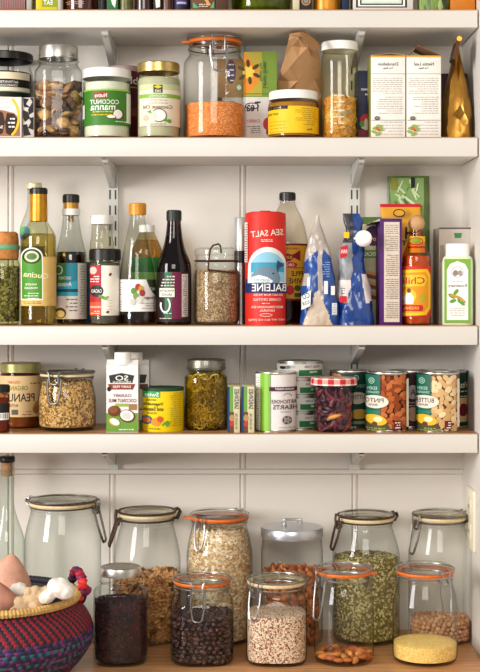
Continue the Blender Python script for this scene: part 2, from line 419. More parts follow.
def pieces(t, q, zt, protos, name, label, cat, group, sz, seed=1, rings=2, flat=0, n=2, back=.15, k=.97, maxn=290, tilt=1.0, dense=1.0, topc=True):
    rg = random.Random(seed); used = 0; P = []
    z = sz*.5+.005; lay = 0
    while z < zt-sz*.2:
        top = z+sz*.8*dense > zt-sz*.2
        for ri in range(rings if not (top and topc) else 8):
            R = rad_at(q, z)*k-sz*.5-ri*sz*.93
            if R < sz*.3:
                break
            st = sz*dense/R; a = rg.random()*st
            a0 = a
            while a < a0+2*pi-st*.6:
                if sin(a)*R < rad_at(q, z)*(back if not top else .8) : P.append((a, R*sqf(a, n), z+rg.uniform(-.18, .18)*sz))
                a += st
        z += sz*.8*dense; lay += 1
    P = P if len(P) <= maxn else sorted(P, key=lambda p: p[1]*sin(p[0]))[:maxn]
    base = t.o.matrix_basis if False else Matrix.Translation(t.o.location) @ Matrix.Rotation(t.rz, 4, 'Z')
    for i, (a, R, z) in enumerate(P):
        m = protos[rg.randrange(len(protos))]
        o = bpy.data.objects.new(name, m); COL.objects.link(o)
        ro = Matrix.Rotation(a-pi/2, 4, 'Z') @ Matrix.Rotation(pi/2+rg.uniform(-.5, .5)*tilt, 4, 'X') @ Matrix.Rotation(rg.uniform(0, 6.3), 4, 'Z') if flat else Matrix.Rotation(rg.uniform(0, 6.3), 4, 'Z') @ Matrix.Rotation(rg.uniform(0, 6.3), 4, 'X')
        s = rg.uniform(.88, 1.12); o.matrix_world = base @ Matrix.Translation((R*cos(a), R*sin(a), z)) @ ro @ Matrix.Diagonal((s, s, s, 1))
        tag(o, label, cat, group)
def mesh_of(vf, mat):
    o = MB().add(vf, mat).build('piece'); me = o.data; bpy.data.objects.remove(o); return me
def jar_body(t, r, rn, yneck, ysh, yrim, n=2, mat=None, thick=True, sh=None):
    yb = HY+(CZ-t.z0)*F/t.d
    pts = [(r*.84, yb), (r*.93, yb-.8), (r*.985, yb-4), (r, yb-9), (r, ysh+3)]
    curve = cr([(r, ysh+3), (r*.985, ysh-2), ((r*.55+rn*.45), (ysh+yneck)/2), (rn*1.015, yneck+2), (rn, yneck)], 4)
    pts += curve[1:]
    q = t.prof(pts)
    q2 = q+[(t.u(rn), t.h(yneck-1.2)), (t.u(rn+1.2), t.h(yneck-2)), (t.u(rn+1.2), t.h(yneck-3)), (t.u(rn), t.h(yneck-4)), (t.u(rn), t.h(yrim+1)), (t.u(rn+1), t.h(yrim))]
    mb = MB().add(lathe(q2, 56, 2) if n == 2 else lathe_mix(q2, n, t.h(ysh-3), t.h(yneck)), mat or GLASS)
    for yy, rr_ in ((yneck+2.2, .9), (yneck-.2, .7), (yneck-2.5, 1.8)):
        ra = t.u(rn+rr_); zz = t.h(yy); mb.add(lathe([(ra-.001, zz-.0012), (ra, zz-.0006), (ra+.0002, zz), (ra, zz+.0006), (ra-.001, zz+.0012)], 56), LIDGLASS)
    if thick:
        mb.add(lathe([(t.u(r*.84), .0004), (t.u(r*.9), .0022), (t.u(r*.93), .0045), (t.u(r*.90), .0052)], 56, n if n < 2.5 else 2.4), LIDGLASS)
        zi = .002; Ri = t.u(r)*.86; mb.add(lathe([(0, zi+.002), (Ri*.55, zi+.001), (Ri*.9, zi), (Ri, zi+.004)], 48), mat or GLASS)
    mb.build('glass_body', t.o); return q
def lathe_mix(q, n, za, zb, seg=64):
    """squarish below za, round above zb"""
    v = []; f = []
    for r, z in q:
        k = 0 if z < za else min(1, (z-za)/(zb-za)); nn = n+(2-n)*k
        for i in range(seg):
            a = 2*pi*i/seg; s = sqf(a, nn); v.append((r*s*cos(a), r*s*sin(a), z))
    for s in range(len(q)-1):
        for i in range(seg): j = (i+1) % seg; f.append((s*seg+i, s*seg+j, (s+1)*seg+j, (s+1)*seg+i))
    return v, f
def clipjar(label, cx, df, r, rl, ytop, ygask, yneck, ysh, gask, wire, phi, n=2, row=4, lever=28, lw=5, tab=None, swing=3, cat='storage jar', group=None, rn=None, hinge=True):
    t = T('clip_top_jar', label, cat, row, cx, r, df, group); u = t.u; rn = rn or rl-1.5
    q = jar_body(t, r, rn, yneck, ysh, ygask+1, n)
    g = MB().add(lathe([(u(rn-3), t.h(ygask+1.6)), (u(rl+.2), t.h(ygask+1.6)), (u(rl+1), t.h(ygask)), (u(rl+.2), t.h(ygask-1.6)), (u(rn-3), t.h(ygask-1.6))], 48), gask)
    if tab is not None:
        A = radians(tab); g.add(prism([(u(rl-2), -u(4)), (u(rl+6), -u(2.2)), (u(rl+6.8), 0), (u(rl+6), u(2.2)), (u(rl-2), u(4))], 'z', t.h(ygask+1.0), t.h(ygask-1.0)), gask, Matrix.Rotation(A-pi/2, 4, 'Z'))
    g.build('rubber_gasket', t.o)
    zt = lambda y: t.h(y)
    MB().add(lathe([(u(rl-2), zt(ygask-1.6)), (u(rl+.3), zt(ygask-1.8)), (u(rl+.8), zt(ygask-3)), (u(rl+.6), zt(ytop+3)), (u(rl-.6), zt(ytop+.8)), (u(rl-2.6), zt(ytop)), (u(rl*.82), zt(ytop+.3)), (u(rl*.77), zt(ytop+1.6)), (u(rl*.4), zt(ytop+1.3)), (0, zt(ytop+1))], 48), LIDGLASS)\
        .add(lathe([(u(rl-2), zt(ygask-1)), (u(rl*.88), zt(ygask+2.2)), (u(rl*.84), zt(ygask+2.2)), (u(rl*.82), zt(ygask-1))], 48), LIDGLASS).build('glass_lid', t.o)
    # wires: lid band, neck band, clasp and hinge
    wr = u(1.15 if wire is not STEEL else .8); m = MB()
    m.add(tube(coil(0, 342, u(rl+1.2), zt(ygask-3.2), 44), wr, 6, True), wire)
    m.build('lid_wire', t.o)
    m = MB().add(tube(coil(0, 352, u(rn+1.0), zt(yneck-4.6), 44), wr, 6, True), wire)
    c = Matrix.Rotation(radians(phi), 4, 'Z'); P = lambda x, out, y: (u(x), -u(out), zt(y))
    R1 = rl+1.4; yn = yneck-4.6; w2 = lw
    yu = ygask-3.4
    m.build('neck_wire', t.o)
    m = MB()
    m.add(tube([P(-w2-1, R1-1, yu), P(-w2-1, R1+1.8, yu-1.0), P(-w2+.5, R1+2.6, yu+1), P(-w2+1, R1+3.0, (yu+yn)/2+1), P(-w2+1.2, R1+2.4, yn+5), P(0, R1+2.3, yn+6.4), P(w2-1.2, R1+2.4, yn+5), P(w2-1, R1+3.0, (yu+yn)/2+1), P(w2-.5, R1+2.6, yu+1), P(w2+1, R1+1.8, yu-1.0), P(w2+1, R1-1, yu)], wr, 6), wire, c)
    yl = yn+lever
    m.add(tube([P(-w2-.6, rn+.8, yn), P(-w2-1.2, rn+4.2, yn+1), P(-w2-1, rn+4+swing*.5, (yn+yl)/2), P(-w2*.8, rn+4+swing, yl-2), P(-w2*.4, rn+4+swing, yl), P(w2*.4, rn+4+swing, yl), P(w2*.8, rn+4+swing, yl-2), P(w2+1, rn+4+swing*.5, (yn+yl)/2), P(w2+1.2, rn+4.2, yn+1), P(w2+.6, rn+.8, yn)], wr*1.1, 6), wire, c)
    for s in (-1, 1): m.add(tube([P(s*w2, rn+1.5, yn-1), P(s*(w2+1.5), rn+4.5, yn+1.5), P(s*w2, rn+3.5, yn+4.5), P(s*(w2-1.5), rn+3, yn+1.5), P(s*w2, rn+1.5, yn-1)], wr, 6), wire, c)
    m.build('clasp', t.o)
    if hinge:
        c2 = Matrix.Rotation(radians(phi+180), 4, 'Z')
        MB().add(tube([P(-4, rl+1, yu), P(-4, rl+5, yu-1), P(-3, rl+6.5, yu+2), P(-3, rn+5, yn+1), P(-4, rn+1, yn)], wr, 6), wire, c2)\
            .add(tube([P(4, rl+1, yu), P(4, rl+5, yu-1), P(3, rl+6.5, yu+2), P(3, rn+5, yn+1), P(4, rn+1, yn)], wr, 6), wire, c2)\
            .add(tube([P(-3, rl+6.5, yu+2), P(3, rl+6.5, yu+2)], wr, 6), wire, c2).build('hinge', t.o)
    return t, q
def screwlid(t, r, ytop, ybot, mat, name='lid', ribs=0, bead=True, k=1):
    u = t.u; m = MB(); h = t.h
    m.add(lathe([(u(r-1), h(ybot)), (u(r+.4), h(ybot)), (u(r+.5), h(ybot-1)), (u(r), h(ybot-1.5)), (u(r), h(ytop+1.5)), (u(r-.5), h(ytop+.4)), (u(r-1.6), h(ytop)), (u(r-3), h(ytop)), (u(r-3.6), h(ytop+.5)), (0, h(ytop+.5))], 60), mat)
    if ribs:
        for i in range(ribs):
            a = 2*pi*i/ribs; m.add(box((u(r+.1), 0, (h(ytop+2)+h(ybot-2))/2), (u(.5), u(.7), h(ytop+2)-h(ybot-2))), mat, Matrix.Rotation(a, 4, 'Z'))
    return m.build(name, t.o)

# ---------- bottom row, rear jars
FR = 2.565; RR = 2.715
t, q = clipjar('large empty clip-top glass jar with a pale gasket, behind the woven basket', 63, 2.70, 38, 33, 498, 503, 510, 536, RUBW, DULL, 66, lever=34, lw=5, swing=9, row=4)
t, q = clipjar('tall clip-top glass jar half full of walnuts, behind the mason jar', 147, RR, 33.5, 27.5, 510, 514, 523, 556, RUBW, RUST, -78, lever=26, lw=4, swing=8)
wm = [mesh_of(blob(.0098, .0080, .0066, 1.35, 2.6, s, 3, True), M(c, .7, 0, .3, 160, .5)) for s, c in enumerate(('#c08a50', '#d6a56a', '#94602f', '#c99257', '#7a4a24'))]
pieces(t, q, t.h(570), wm, 'walnut', 'tan walnut half in the tall clip-top jar behind the mason jar', 'walnut', 'walnuts in the tall jar', .0155, 3, rings=2, back=0, k=.93)
t, q = clipjar('tall clip-top glass jar full of rolled oats with an orange gasket', 219.5, RR, 33, 28.5, 511, 517, 524, 552, RUBBER, STEEL, -38, lever=26, lw=5, tab=-88)
fill(t, q+[(t.u(27), t.h(520))], 527, M('#cfb088', .8, 0, .35, 260, .8), 'rolled_oats', 'pale rolled oats filling the tall clip-top jar with the orange gasket', 'oats',
     grains=(3600, (.0036, .003, .0007), ('#ecd5ad', '#e0c08f', '#f4e4c4', '#c79f6b', '#b98a55'), 5))
# metal-lid jar
t = T('metal_lid_jar', 'glass canister with a brushed metal lid and looped handle, full of nuts', 'storage jar', 4, 292, 31, 2.70)
yb = HY+(CZ-t.z0)*F/t.d
q = t.prof([(27, yb), (30, yb-2), (31, yb-6), (31, 550), (30, 544), (29.5, 538)]); MB().add(lathe(q, 56), GLASS).add(lathe([(0, .004), (t.u(28), .004)], 48), GLASS).build('glass_body', t.o)
MET = M('#c2c4c8', .32, .9, .05, 300)
MB().add(lathe([(t.u(30), t.h(536)), (t.u(31), t.h(536)), (t.u(31.2), t.h(535)), (t.u(31.2), t.h(527.5)), (t.u(30.6), t.h(526.6)), (t.u(22), t.h(526.2)), (0, t.h(525))], 56), MET).build('metal_lid', t.o)
MB().add(tube([(t.u(-8), 0, t.h(525.5)), (t.u(-8), 0, t.h(520.5)), (t.u(-6.5), 0, t.h(519.5)), (t.u(6.5), 0, t.h(519.5)), (t.u(8), 0, t.h(520.5)), (t.u(8), 0, t.h(525.5))], t.u(1.1), 8), STEEL)\
    .add(box((t.u(-8), 0, t.h(522)), (t.u(5), t.u(5), t.u(6)), .0008), STEEL).add(box((t.u(8), 0, t.h(521)), (t.u(5), t.u(5), t.u(5)), .0008), STEEL).build('lid_handle', t.o)
def almond(s):
    v, f = blob(.0115, .0075, .0052, .12, 2, s, 2); return [(x, y*(1-.035*x/.0115*8*.9) if x > 0 else y, z*(1 if x < 0 else 1-.3*x/.0115)) for x, y, z in v], f
am = [mesh_of(almond(s), M(c, .55, 0, .3, 120, .3)) for s, c in enumerate(('#b5622a', '#a2521f', '#c4743a', '#8f4519'))]
pieces(t, q, t.h(566), am, 'almond', 'brown almond in the canister with the brushed metal lid', 'almond', 'almonds in the metal-lidded canister', .0165, 8, rings=1, flat=1, back=-.1, dense=1.05)
t, q = clipjar('tall clip-top glass jar of green split peas with a pale gasket', 366, RR, 33.5, 27, 512, 518, 525, 552, RUBW, RUST, -66, lever=27, lw=5, swing=7, tab=None)
fill(t, q, 556, M('#6f6632', .7, 0, .3, 300, .8), 'split_peas', 'green split peas in the tall clip-top jar behind the almonds', 'split peas',
     grains=(3000, (.0028, .0027, .0016), ('#a5944c', '#827636', '#c4b476', '#5f5626', '#d6c890'), 6))
t, q = clipjar('clip-top glass jar of chickpeas at the back right, beside the outlet', 440, RR, 31.5, 26, 511, 517, 525, 550, RUBW, DULL, -52, lever=30, lw=5, swing=7)
cm = [mesh_of(blob(.0050, .0047, .0046, .22, 1.5, s, 2), M(c, .6, 0, .15, 120, .3)) for s, c in enumerate(('#c98f60', '#b97c4e', '#d8a274'))]
pieces(t, q, t.h(614), cm, 'chickpea', 'tan chickpea in the clip-top jar beside the outlet', 'chickpea', 'chickpeas in the rear right jar', .0098, 9, rings=1, back=0)
# ---------- bottom row, front jars
t = T('mason_jar', 'mason jar of dark dried fruit with a silver screw lid, beside the basket', 'mason jar', 4, 120.5, 27, FR)
q = jar_body(t, 27, 19.5, 583, 592, 573, 2.7)
screwlid(t, 20.3, 566, 574.5, TIN, 'screw_lid'); 
Label(t, n=2.7, base=.0003).build if 0 else None
fill(t, q, 599, M('#2a1113', .6, 0, .4, 120, 1), 'dried_cranberries', 'dark dried cranberries packed into the mason jar beside the basket', 'dried fruit', n=2.35, k=.92,
     grains=(1500, (.0036, .0024, .0019), ('#1d0a0d', '#3a1012', '#10060a', '#541a18', '#240c10'), 7))
t, q = clipjar('squat clip-top jar of raisins with an orange gasket, in the front row', 202, FR, 31.5, 28, 576.5, 581, 590, 604, RUBBER, STEEL, -8, n=2.9, lever=29, lw=6, swing=3)
rm = [mesh_of(blob(.0064, .0052, .0046, .45, 2.6, s, 2, True), M(c, .5, 0, .3, 200, .5)) for s, c in enumerate(('#38201a', '#482820', '#2c1612'))]
pieces(t, q, t.h(611), rm, 'raisin', 'dark raisin in the clip-top jar with the orange gasket, next to the mason jar', 'raisin', 'raisins in the front jar', .0105, 11, rings=1, back=-.1, n=2.9, maxn=295)
fill(t, q, 615, M('#2e1715', .6, 0, .4, 150, 1), 'packed_raisins', 'mass of dark raisins packed behind the outermost ones in their jar', 'raisins', k=.80, n=2.6)
t, q = clipjar('squat clip-top jar of red and white quinoa with a pale gasket', 276.5, FR, 30.5, 28.5, 576, 581.5, 591, 603, RUBW, STEEL, -42, n=3.2, lever=28, lw=6, swing=4)
fill(t, q, 611, VOR(['#efd9bc', '#f6e8d0', '#e3c09c', '#8a4527', '#f1dfc2', '#a35a36', '#ead0b0', '#6c3320'], 520, .8), 'quinoa', 'mixed red and white quinoa in the squat clip-top jar', 'quinoa', n=3.0, k=.96)
t, q = clipjar('clip-top jar with an orange gasket and a few almonds at the bottom', 344, FR, 30, 27, 565, 571.5, 582, 602, RUBBER, STEEL, -52, lever=38, lw=6, swing=5, tab=80)
am2 = [mesh_of(almond(s+5), M(c, .5, 0, .3, 120, .3)) for s, c in enumerate(('#c9772f', '#b56222', '#d98f48', '#a9551d'))]
pieces(t, q, t.h(646), am2, 'almond', 'brown almond at the bottom of the clip-top jar in front of the split peas', 'almond', 'almonds at the bottom of the front jar', .0165, 12, rings=3, flat=0, back=.6)
t, q = clipjar('clip-top jar with an orange gasket, a quarter full of yellow millet', 425, FR, 32.5, 28, 565, 571.5, 580, 604, RUBBER, STEEL, 40, lever=32, lw=5, swing=4)
fill(t, q, 641, VOR(['#ffdc7c', '#f8c95e', '#ffe89a', '#efb950'], 600, .7), 'millet', 'yellow millet in the clip-top jar at the front right', 'millet', k=.96, mound=.001)
# cork bottle
t = T('corked_bottle', 'tall clear glass bottle with a black-topped cork at the left edge', 'bottle', 4, 7, 17.5, 2.745)
yb = HY+(CZ-t.z0)*F/t.d
MB().add(lathe(cr(t.prof([(15, yb), (17, yb-3), (17.5, yb-8), (17.5, 550), (16.5, 536), (11, 520), (7.3, 507), (6.6, 495), (6.6, 474)]), 3)+[(t.u(7.6), t.h(473)), (t.u(7.6), t.h(470.5)), (t.u(6), t.h(470))], 40), GL('#eef4f0', '#75827c', 1.3)).build('glass_body', t.o)
MB().add(lathe([(0, t.h(476)), (t.u(5.3), t.h(476)), (t.u(5.6), t.h(462)), (0, t.h(462))], 24), M('#b98f68', .8, 0, .3, 200, .5)).build('cork', t.o)
MB().add(lathe([(0, t.h(462)), (t.u(7.6), t.h(462)), (t.u(8), t.h(461)), (t.u(8), t.h(457.5)), (t.u(7.2), t.h(456.3)), (0, t.h(456))], 32), BLACKP).build('stopper_top', t.o)

# ---------- basket
bk = T('woven_basket', 'round woven basket in red, teal and purple with a natural rim, at bottom left', 'basket', 4, -9, 90, 2.36)
u, h = bk.u, bk.h; R = bk.R
zr = h(596); 
bprof = cr([(.62*R, .001), (.86*R, .008), (1.08*R, .05), (1.13*R, zr-.062), (1.06*R, zr-.032), (.95*R, zr-.012), (.97*R, zr-.004)], 6)
def weave():
    nth = 150; v = []; f = []; mats = []
    L = [0]
    for a, b in zip(bprof, bprof[1:]): L.append(L[-1]+math.dist(a, b))
    rows = int(L[-1]/.0064); st = 4
    def at(s):
        for i in range(len(L)-1):
            if L[i] <= s <= L[i+1]+1e-9:
                k = (s-L[i])/(L[i+1]-L[i]+1e-12); a, b = bprof[i], bprof[i+1]; return a[0]+(b[0]-a[0])*k, a[1]+(b[1]-a[1])*k, (b[1]-a[1]), -(b[0]-a[0])
        return bprof[-1]+(0, 1)
    cols = {'r': M('#951226', .6, 0, .2, 200, .3), 'k': M('#1d1426', .6, 0, .2, 200, .3), 't': M('#1c6a70', .6, 0, .2, 200, .3), 'p': M('#6d2a6f', .6, 0, .2, 200, .3), 'n': M('#23244c', .6, 0, .2, 200, .3)}
    N = rows*st; nn = nth*4
    for j in range(N+1):
        s = min(L[-1]-1e-6, L[-1]*j/N); r, z, nx, nz = at(s); ln = math.hypot(nx, nz) or 1
        row = min(rows-1, int(j/st)); fr = (j % st)/st
        for i in range(nn):
            ph = (i/4+.5*(row % 2)) % 1
            b = .0016*sin(pi*((j % st)/st))*(.35+.65*abs(sin(pi*(i/4+(.5 if row % 2 else 0)))))
            a = 2*pi*i/nn; rr = r+nx/ln*b; v.append((rr*cos(a), rr*sin(a), z+nz/ln*b))
    m = MB(); seq = []
    for j in range(N):
        row = j//st; tr = rows-1-row
        for i in range(nn):
            k = int(i/4+(.5 if row % 2 else 0)) % nth; e = (i+1) % nn
            if tr < 1: c = 'k'
            elif tr < 9: c = 'r' if (k+(row//2)) % 2 == 0 else 'k'
            elif tr < 20:
                w = (k*3+row*2) % 7; c = 't' if (row % 3 == 0 and k % 2) else ('p' if w < 2 else 'n' if w < 5 else 'k')
            elif tr < 28: c = 'r' if (k+(row//2)) % 2 == 0 else 'k'
            else: c = 't' if (k+row) % 3 == 0 else 'n'
            seq.append(((j*nn+i, j*nn+e, (j+1)*nn+e, (j+1)*nn+i), c))
    m.v = v; m.f = [a for a, b in seq]; m.m = [m.mi(cols[b]) for a, b in seq]
    return m
weave().build('woven_body', bk.o, ang=80)
MB().add(lathe([(0, .006), (.6*R, .006), (.84*R, .012), (1.05*R, .052), (1.09*R, zr-.064), (1.02*R, zr-.034), (.92*R, zr-.013), (.93*R, zr)], 64), M('#15131f', .7, 0, .4, 150, .8)).build('inner_lining', bk.o)
# rim: wrapped straw rope
mr = MB(); NR = 300; v = []; f = []
for i in range(NR):
    a = 2*pi*i/NR; rr = .0062*(1+.10*abs(sin(i*pi/2.0)))+(.0006 if i % 2 else 0)
    for k in range(8):
        g = 2*pi*k/8; v.append(((.955*R+rr*cos(g))*cos(a), (.955*R+rr*cos(g))*sin(a), zr+rr*1.05*sin(g)))
for i in range(NR):
    for k in range(8): j = (i+1) % NR; p = (k+1) % 8; f.append((i*8+k, i*8+p, j*8+p, j*8+k))
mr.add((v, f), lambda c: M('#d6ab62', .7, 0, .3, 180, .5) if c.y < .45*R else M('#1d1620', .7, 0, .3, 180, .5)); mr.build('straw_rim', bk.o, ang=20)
# handle: leather-wrapped loop on the right rim
hm = MB(); A = radians(12)
pc = lambda r, t_, z: (R*.96*cos(A)+r*cos(A)-t_*sin(A), R*.96*sin(A)+r*sin(A)+t_*cos(A), zr+z)
path = cr([pc(-.006, -.042, -.012), pc(.004, -.038, .012), pc(.006, -.018, .028), pc(.004, .008, .034), pc(.006, .030, .018), pc(-.002, .040, -.012)], 5)
hm.add(tube(path, .0058, 10), M('#1c1420', .6, 0, .2, 200, .4)); hm.build('handle', bk.o)
hm = MB(); rg = random.Random(4)
for k, (i, c) in enumerate(zip(range(1, len(path)-1, 2), ['#d8262c', '#7a1c4c', '#d8262c', '#e0332e', '#8c1f55', '#c92030', '#5c1c50', '#8c1f55', '#d8262c', '#6b1848', '#301430', '#20606a'])):
    hm.add(blob(.0095, .0095, .0068, .3, 2, k, 2), M(c, .6, 0, .2, 200, .5), Matrix.Translation(path[i]))
hm.add(blob(.011, .011, .010, .35, 2, 31, 2), M('#8c1f55', .6, 0, .2, 200, .5), Matrix.Translation(pc(.014, -.024, .002)))
hm.add(blob(.009, .009, .011, .35, 2, 33, 2), M('#301430', .6, 0, .2, 200, .5), Matrix.Translation(pc(.008, -.018, -.012)))
hm.build('thread_wrapping', bk.o)
# food in the basket
def food(name, label, cat, px, py, d, mbv, rot, group=None, ang=60):
    o = mbv.build(name, None, ang=ang); o.location = (PX(px, d), d, PZ(py, d)); o.rotation_euler = tuple(radians(a) for a in rot); tag(o, label, cat, group); return o
def potato(L, r, seed, c, tip=1.6):
    v, f = blob(1, 1, 1, .10, 1.3, seed, 4); o = []
    for x, y, z in v:
        k = 1-.62*max(0, z)**tip-.35*max(0, -z)**2; o.append((x*r*k*1.02, y*r*k*.9, z*L))
    return MB().add((o, f), M(c, .65, 0, .16, 60, .35, sss=.05))
food('sweet_potato', 'pinkish orange sweet potato standing point up in the basket', 'sweet potato', 8, 594, 2.50, potato(.076, .042, 1, '#cf9a80', 2.1), (6, 4, 15))
food('sweet_potato', 'brown-pink sweet potato cut by the left edge, in front of the pointed one', 'sweet potato', -2, 603, 2.43, potato(.046, .032, 4, '#b98068'), (10, -12, 0))
for k_, (ox, oy, oz, rx, rz_) in enumerate(((-.07, .03, -.095, 90, 4), (.096, .025, -.092, 90, -3))):
    o = food('sweet_potato', 'sweet potato lying deep in the basket, under the garlic and ginger', 'sweet potato', 0, 600, 2.5, potato(.058, .036, 11+k_, '#b98068'), (rx, 0, rz_), 'sweet potatoes deep in the basket')
    o.location = (bk.o.location.x+ox, bk.o.location.y+oy, bk.o.location.z+zr+oz)
def knobby(lobes, c, seed, fine=3):
    m = MB()
    for i, (x, y, z, a, b, e, rz) in enumerate(lobes):
        m.add(blob(a, b, e, .16, 2.2, seed+i, fine), c, Matrix.Translation((x, y, z)) @ Matrix.Rotation(radians(rz), 4, 'Y'))
    return m
GIN = M('#cfae86', .7, 0, .18, 90, .5, sss=.05); GAR = M('#ece5da', .5, 0, .06, 60, .2, sss=.08)
def merge(o, vox=.0016):
    r = o.modifiers.new('fuse', 'REMESH'); r.mode = 'VOXEL'; r.voxel_size = vox; r.use_smooth_shade = True
    s = o.modifiers.new('soft', 'SMOOTH'); s.iterations = 4; s.factor = .6
o = food('ginger_root', 'knobbly beige piece of ginger lying in the basket between potato and garlic', 'ginger', 34, 598, 2.43, knobby([(-.022, 0, -.010, .022, .014, .013, 20), (-.004, .002, -.001, .020, .014, .013, -25), (.012, .002, .006, .015, .012, .012, 15), (.002, 0, .012, .010, .010, .010, 0), (-.010, 0, .010, .008, .009, .010, 0), (.022, .002, .012, .009, .009, .009, 0), (-.038, -.003, -.016, .010, .010, .009, 0), (.004, -.006, -.012, .013, .012, .011, 30)], GIN, 3), (0, 0, 8)); merge(o)
o = food('garlic_bulb', 'white garlic bulb lying in the basket against the rim, nearest the handle', 'garlic', 57.5, 591, 2.425, knobby([(.006, 0, .005, .024, .019, .018, 25), (-.016, -.003, -.008, .018, .013, .012, -35), (.016, -.004, .000, .014, .014, .014, 10), (-.003, .008, .002, .016, .013, .014, 0)], GAR, 9), (0, 0, -5)); merge(o)
o = food('garlic_bulb', 'small white garlic bulb half hidden behind the ginger in the basket', 'garlic', 19, 590, 2.46, knobby([(0, 0, 0, .015, .014, .014, 0), (.008, -.003, -.003, .010, .011, .011, 0), (-.008, -.002, -.004, .010, .011, .011, 0)], GAR, 14), (0, 0, 0)); merge(o)
# ------------------------------------------------------------------ shared builders for packets, cans and bottles
def c_(h, r=.5, **k): return M(h, r, 0, .04, 70, spec=.28, **k)
WH = c_('#f3efe6'); GRN = c_('#5f9a34'); RED = c_('#c8202a'); NAVY = c_('#1d2f6b'); YEL = c_('#f2c21a'); ORG = c_('#e58a1f'); BRN = c_('#6b3a1d'); BLK = c_('#1b1816'); TEAL = c_('#0f6b52'); PUR = c_('#4c1d63'); GRY = c_('#8f8b85')
def rings_cap(t, r, ya, yb, mat, name='cap', ribs=0, dome=0):
    u, h = t.u, t.h
    m = MB().add(lathe([(u(r-1), h(yb)), (u(r), h(yb)), (u(r), h(ya+1)), (u(r-.8), h(ya)), (0, h(ya-dome))], 44), mat)
    for i in range(ribs):
        m.add(box((u(r), 0, (h(ya+1.6)+h(yb-1))/2), (u(.5), u(.6), h(ya+1.6)-h(yb-1))), mat, Matrix.Rotation(2*pi*i/ribs, 4, 'Z'))
    return m.build(name, t.o)
def bottle(name, label, cat, row, cx, r, df, pts, glass, liquid=None, group=None, k=3, n=2):
    """pts: [(r px, y px)] from shoulder base up to lip"""
    t = T(name, label, cat, row, cx, r, df, group)
    yb = HY+(CZ-t.z0)*F/t.d; t.yb = yb
    q = t.prof([(r*.85, yb), (r*.97, yb-1), (r, yb-3)])+cr(t.prof(pts, False), k)
    MB().add(lathe(q, 48), glass).build('glass_body', t.o)
    t.q = q
    if liquid:
        y, m = liquid; zt = t.h(y); b = [(0, .003)]+[(rr*.93, max(z, .003)) for rr, z in q if z < zt and rr > 0]
        b += [(rad_at(q, zt)*.93, zt), (0, zt)]; MB().add(lathe(b, 40), m).build('liquid', t.o)
    return t
def can(label, cx, r, df, ytop, wrap, row=3, cat='food can', group=None, z=None, name='food_can', ridge=0, yb=None):
    t = T(name, label, cat, row, cx, r, df, group, z=z); H = t.h(ytop); R = t.R; e = t.u(1.2)
    MB().add(lathe([(0, .001), (R*.93, .001), (R*.95, 0), (R*1.0, 0), (R*1.005, e*.8), (R*.985, e*1.3), (R*.975, e*1.8), (R*.975, H-e*1.8), (R*.985, H-e*1.3), (R*1.005, H-e*.8), (R*1.0, H), (R*.95, H), (R*.93, H-e), (R*.6, H-e*1.1), (R*.58, H-e*.8), (0, H-e*.8)], 56), TIN).build('can_body', t.o)
    MB().add(lathe([(R*.979, e*1.8), (R*.981, H-e*1.8)], 56), wrap).build('paper_wrapper', t.o)
    t.lab = Label(t, rpx=r*.985, base=.0002); return t
def blotches(L, x0, x1, y0, y1, rx, ry, cols, seed, step=1.0):
    rg = random.Random(seed); y = y0+ry*.6; j = 0
    while y < y1:
        x = x0+rx*(.6+.5*(j % 2))
        while x < x1:
            a = rg.uniform(.8, 1.15); L.ell(x+rg.uniform(-.7, .7), y+rg.uniform(-.6, .6), rx*a, ry*a, rg.choice(cols), rg.uniform(0, 180), 12); x += rx*1.85*step
        y += ry*1.7*step; j += 1
def bag(name, label, cat, row, cx, df, secs, mat, base_dep, amp=.002, n=48, seed=1, part='bag', exp=4, group=None, k=4, rz=0, fr=30, ang=50):
    """secs: (px centre x, width px, depth m, y px) bottom to top; stands with its front at df"""
    d = df+base_dep/2
    o = bpy.data.objects.new(name, None); COL.objects.link(o); o.location = (PX(cx, d), d, ZT[row]); o.rotation_euler = (0, 0, rz); tag(o, label, cat, group)
    ss = [(PX(q[0], d+q[4])-PX(cx, d), q[4], q[1]*(d+q[4])/F, q[2], max(0, PZ(q[3], d+q[4])-ZT[row]) if i else 0.0) for i, q in enumerate([tuple(q)+(0,)*(5-len(q)) for q in secs])]
    m = MB().add(loft(cr(ss, k), n, exp, amp, fr, seed), mat); m.build(part, o, ang=ang)
    o['_'] = 0; del o['_']; return o, d

# ------------------------------------------------------------------ top shelf (only the bases show in the photo)
def simple_jar(label, cx, r, row, body, df=2.69, h=.12, name='jar', cat='jar', lid=None, group=None):
    t = T(name, label, cat, row, cx, r, df, group); R = t.R
    MB().add(lathe([(0, 0), (R*.88, 0), (R*.97, .003), (R, .01), (R, h*.8), (R*.85, h*.9), (R*.8, h*.92), (0, h*.92)], 40), body).build('jar_body', t.o)
    MB().add(lathe([(R*.84, h*.9), (R*.86, h*.9), (R*.86, h), (0, h)], 40), lid or GOLDL).build('lid', t.o); t.H = h; return t
def simple_box(label, x0, x1, row, col, df=2.69, h=.13, dep=.06, name='carton', cat='box', side=None, group=None):
    return boxT(name, label, cat, row, x0, x1, HY-(ZT[row]+h-CZ)*F/df, df, dep, c_(col), side=side, group=group)
RM = M('#b9312f', .6, 0, .2, 300)
t = simple_box('red and grey packet at the far left of the topmost shelf, cut off above', -8, 25.5, 0, '#a62a2c'); L = t.lab
for i in range(12): L.rect(-8, 25, -4+i*1.1, -3.6+i*1.1, GRY)
for i in range(14): L.rect(-7+i*2.4, -6.5+i*2.4, -8, 9, GRY)
L.build('printing')
t = simple_box('grey slim packet beside the red one on the topmost shelf', 26.5, 31.5, 0, '#a9a59b')
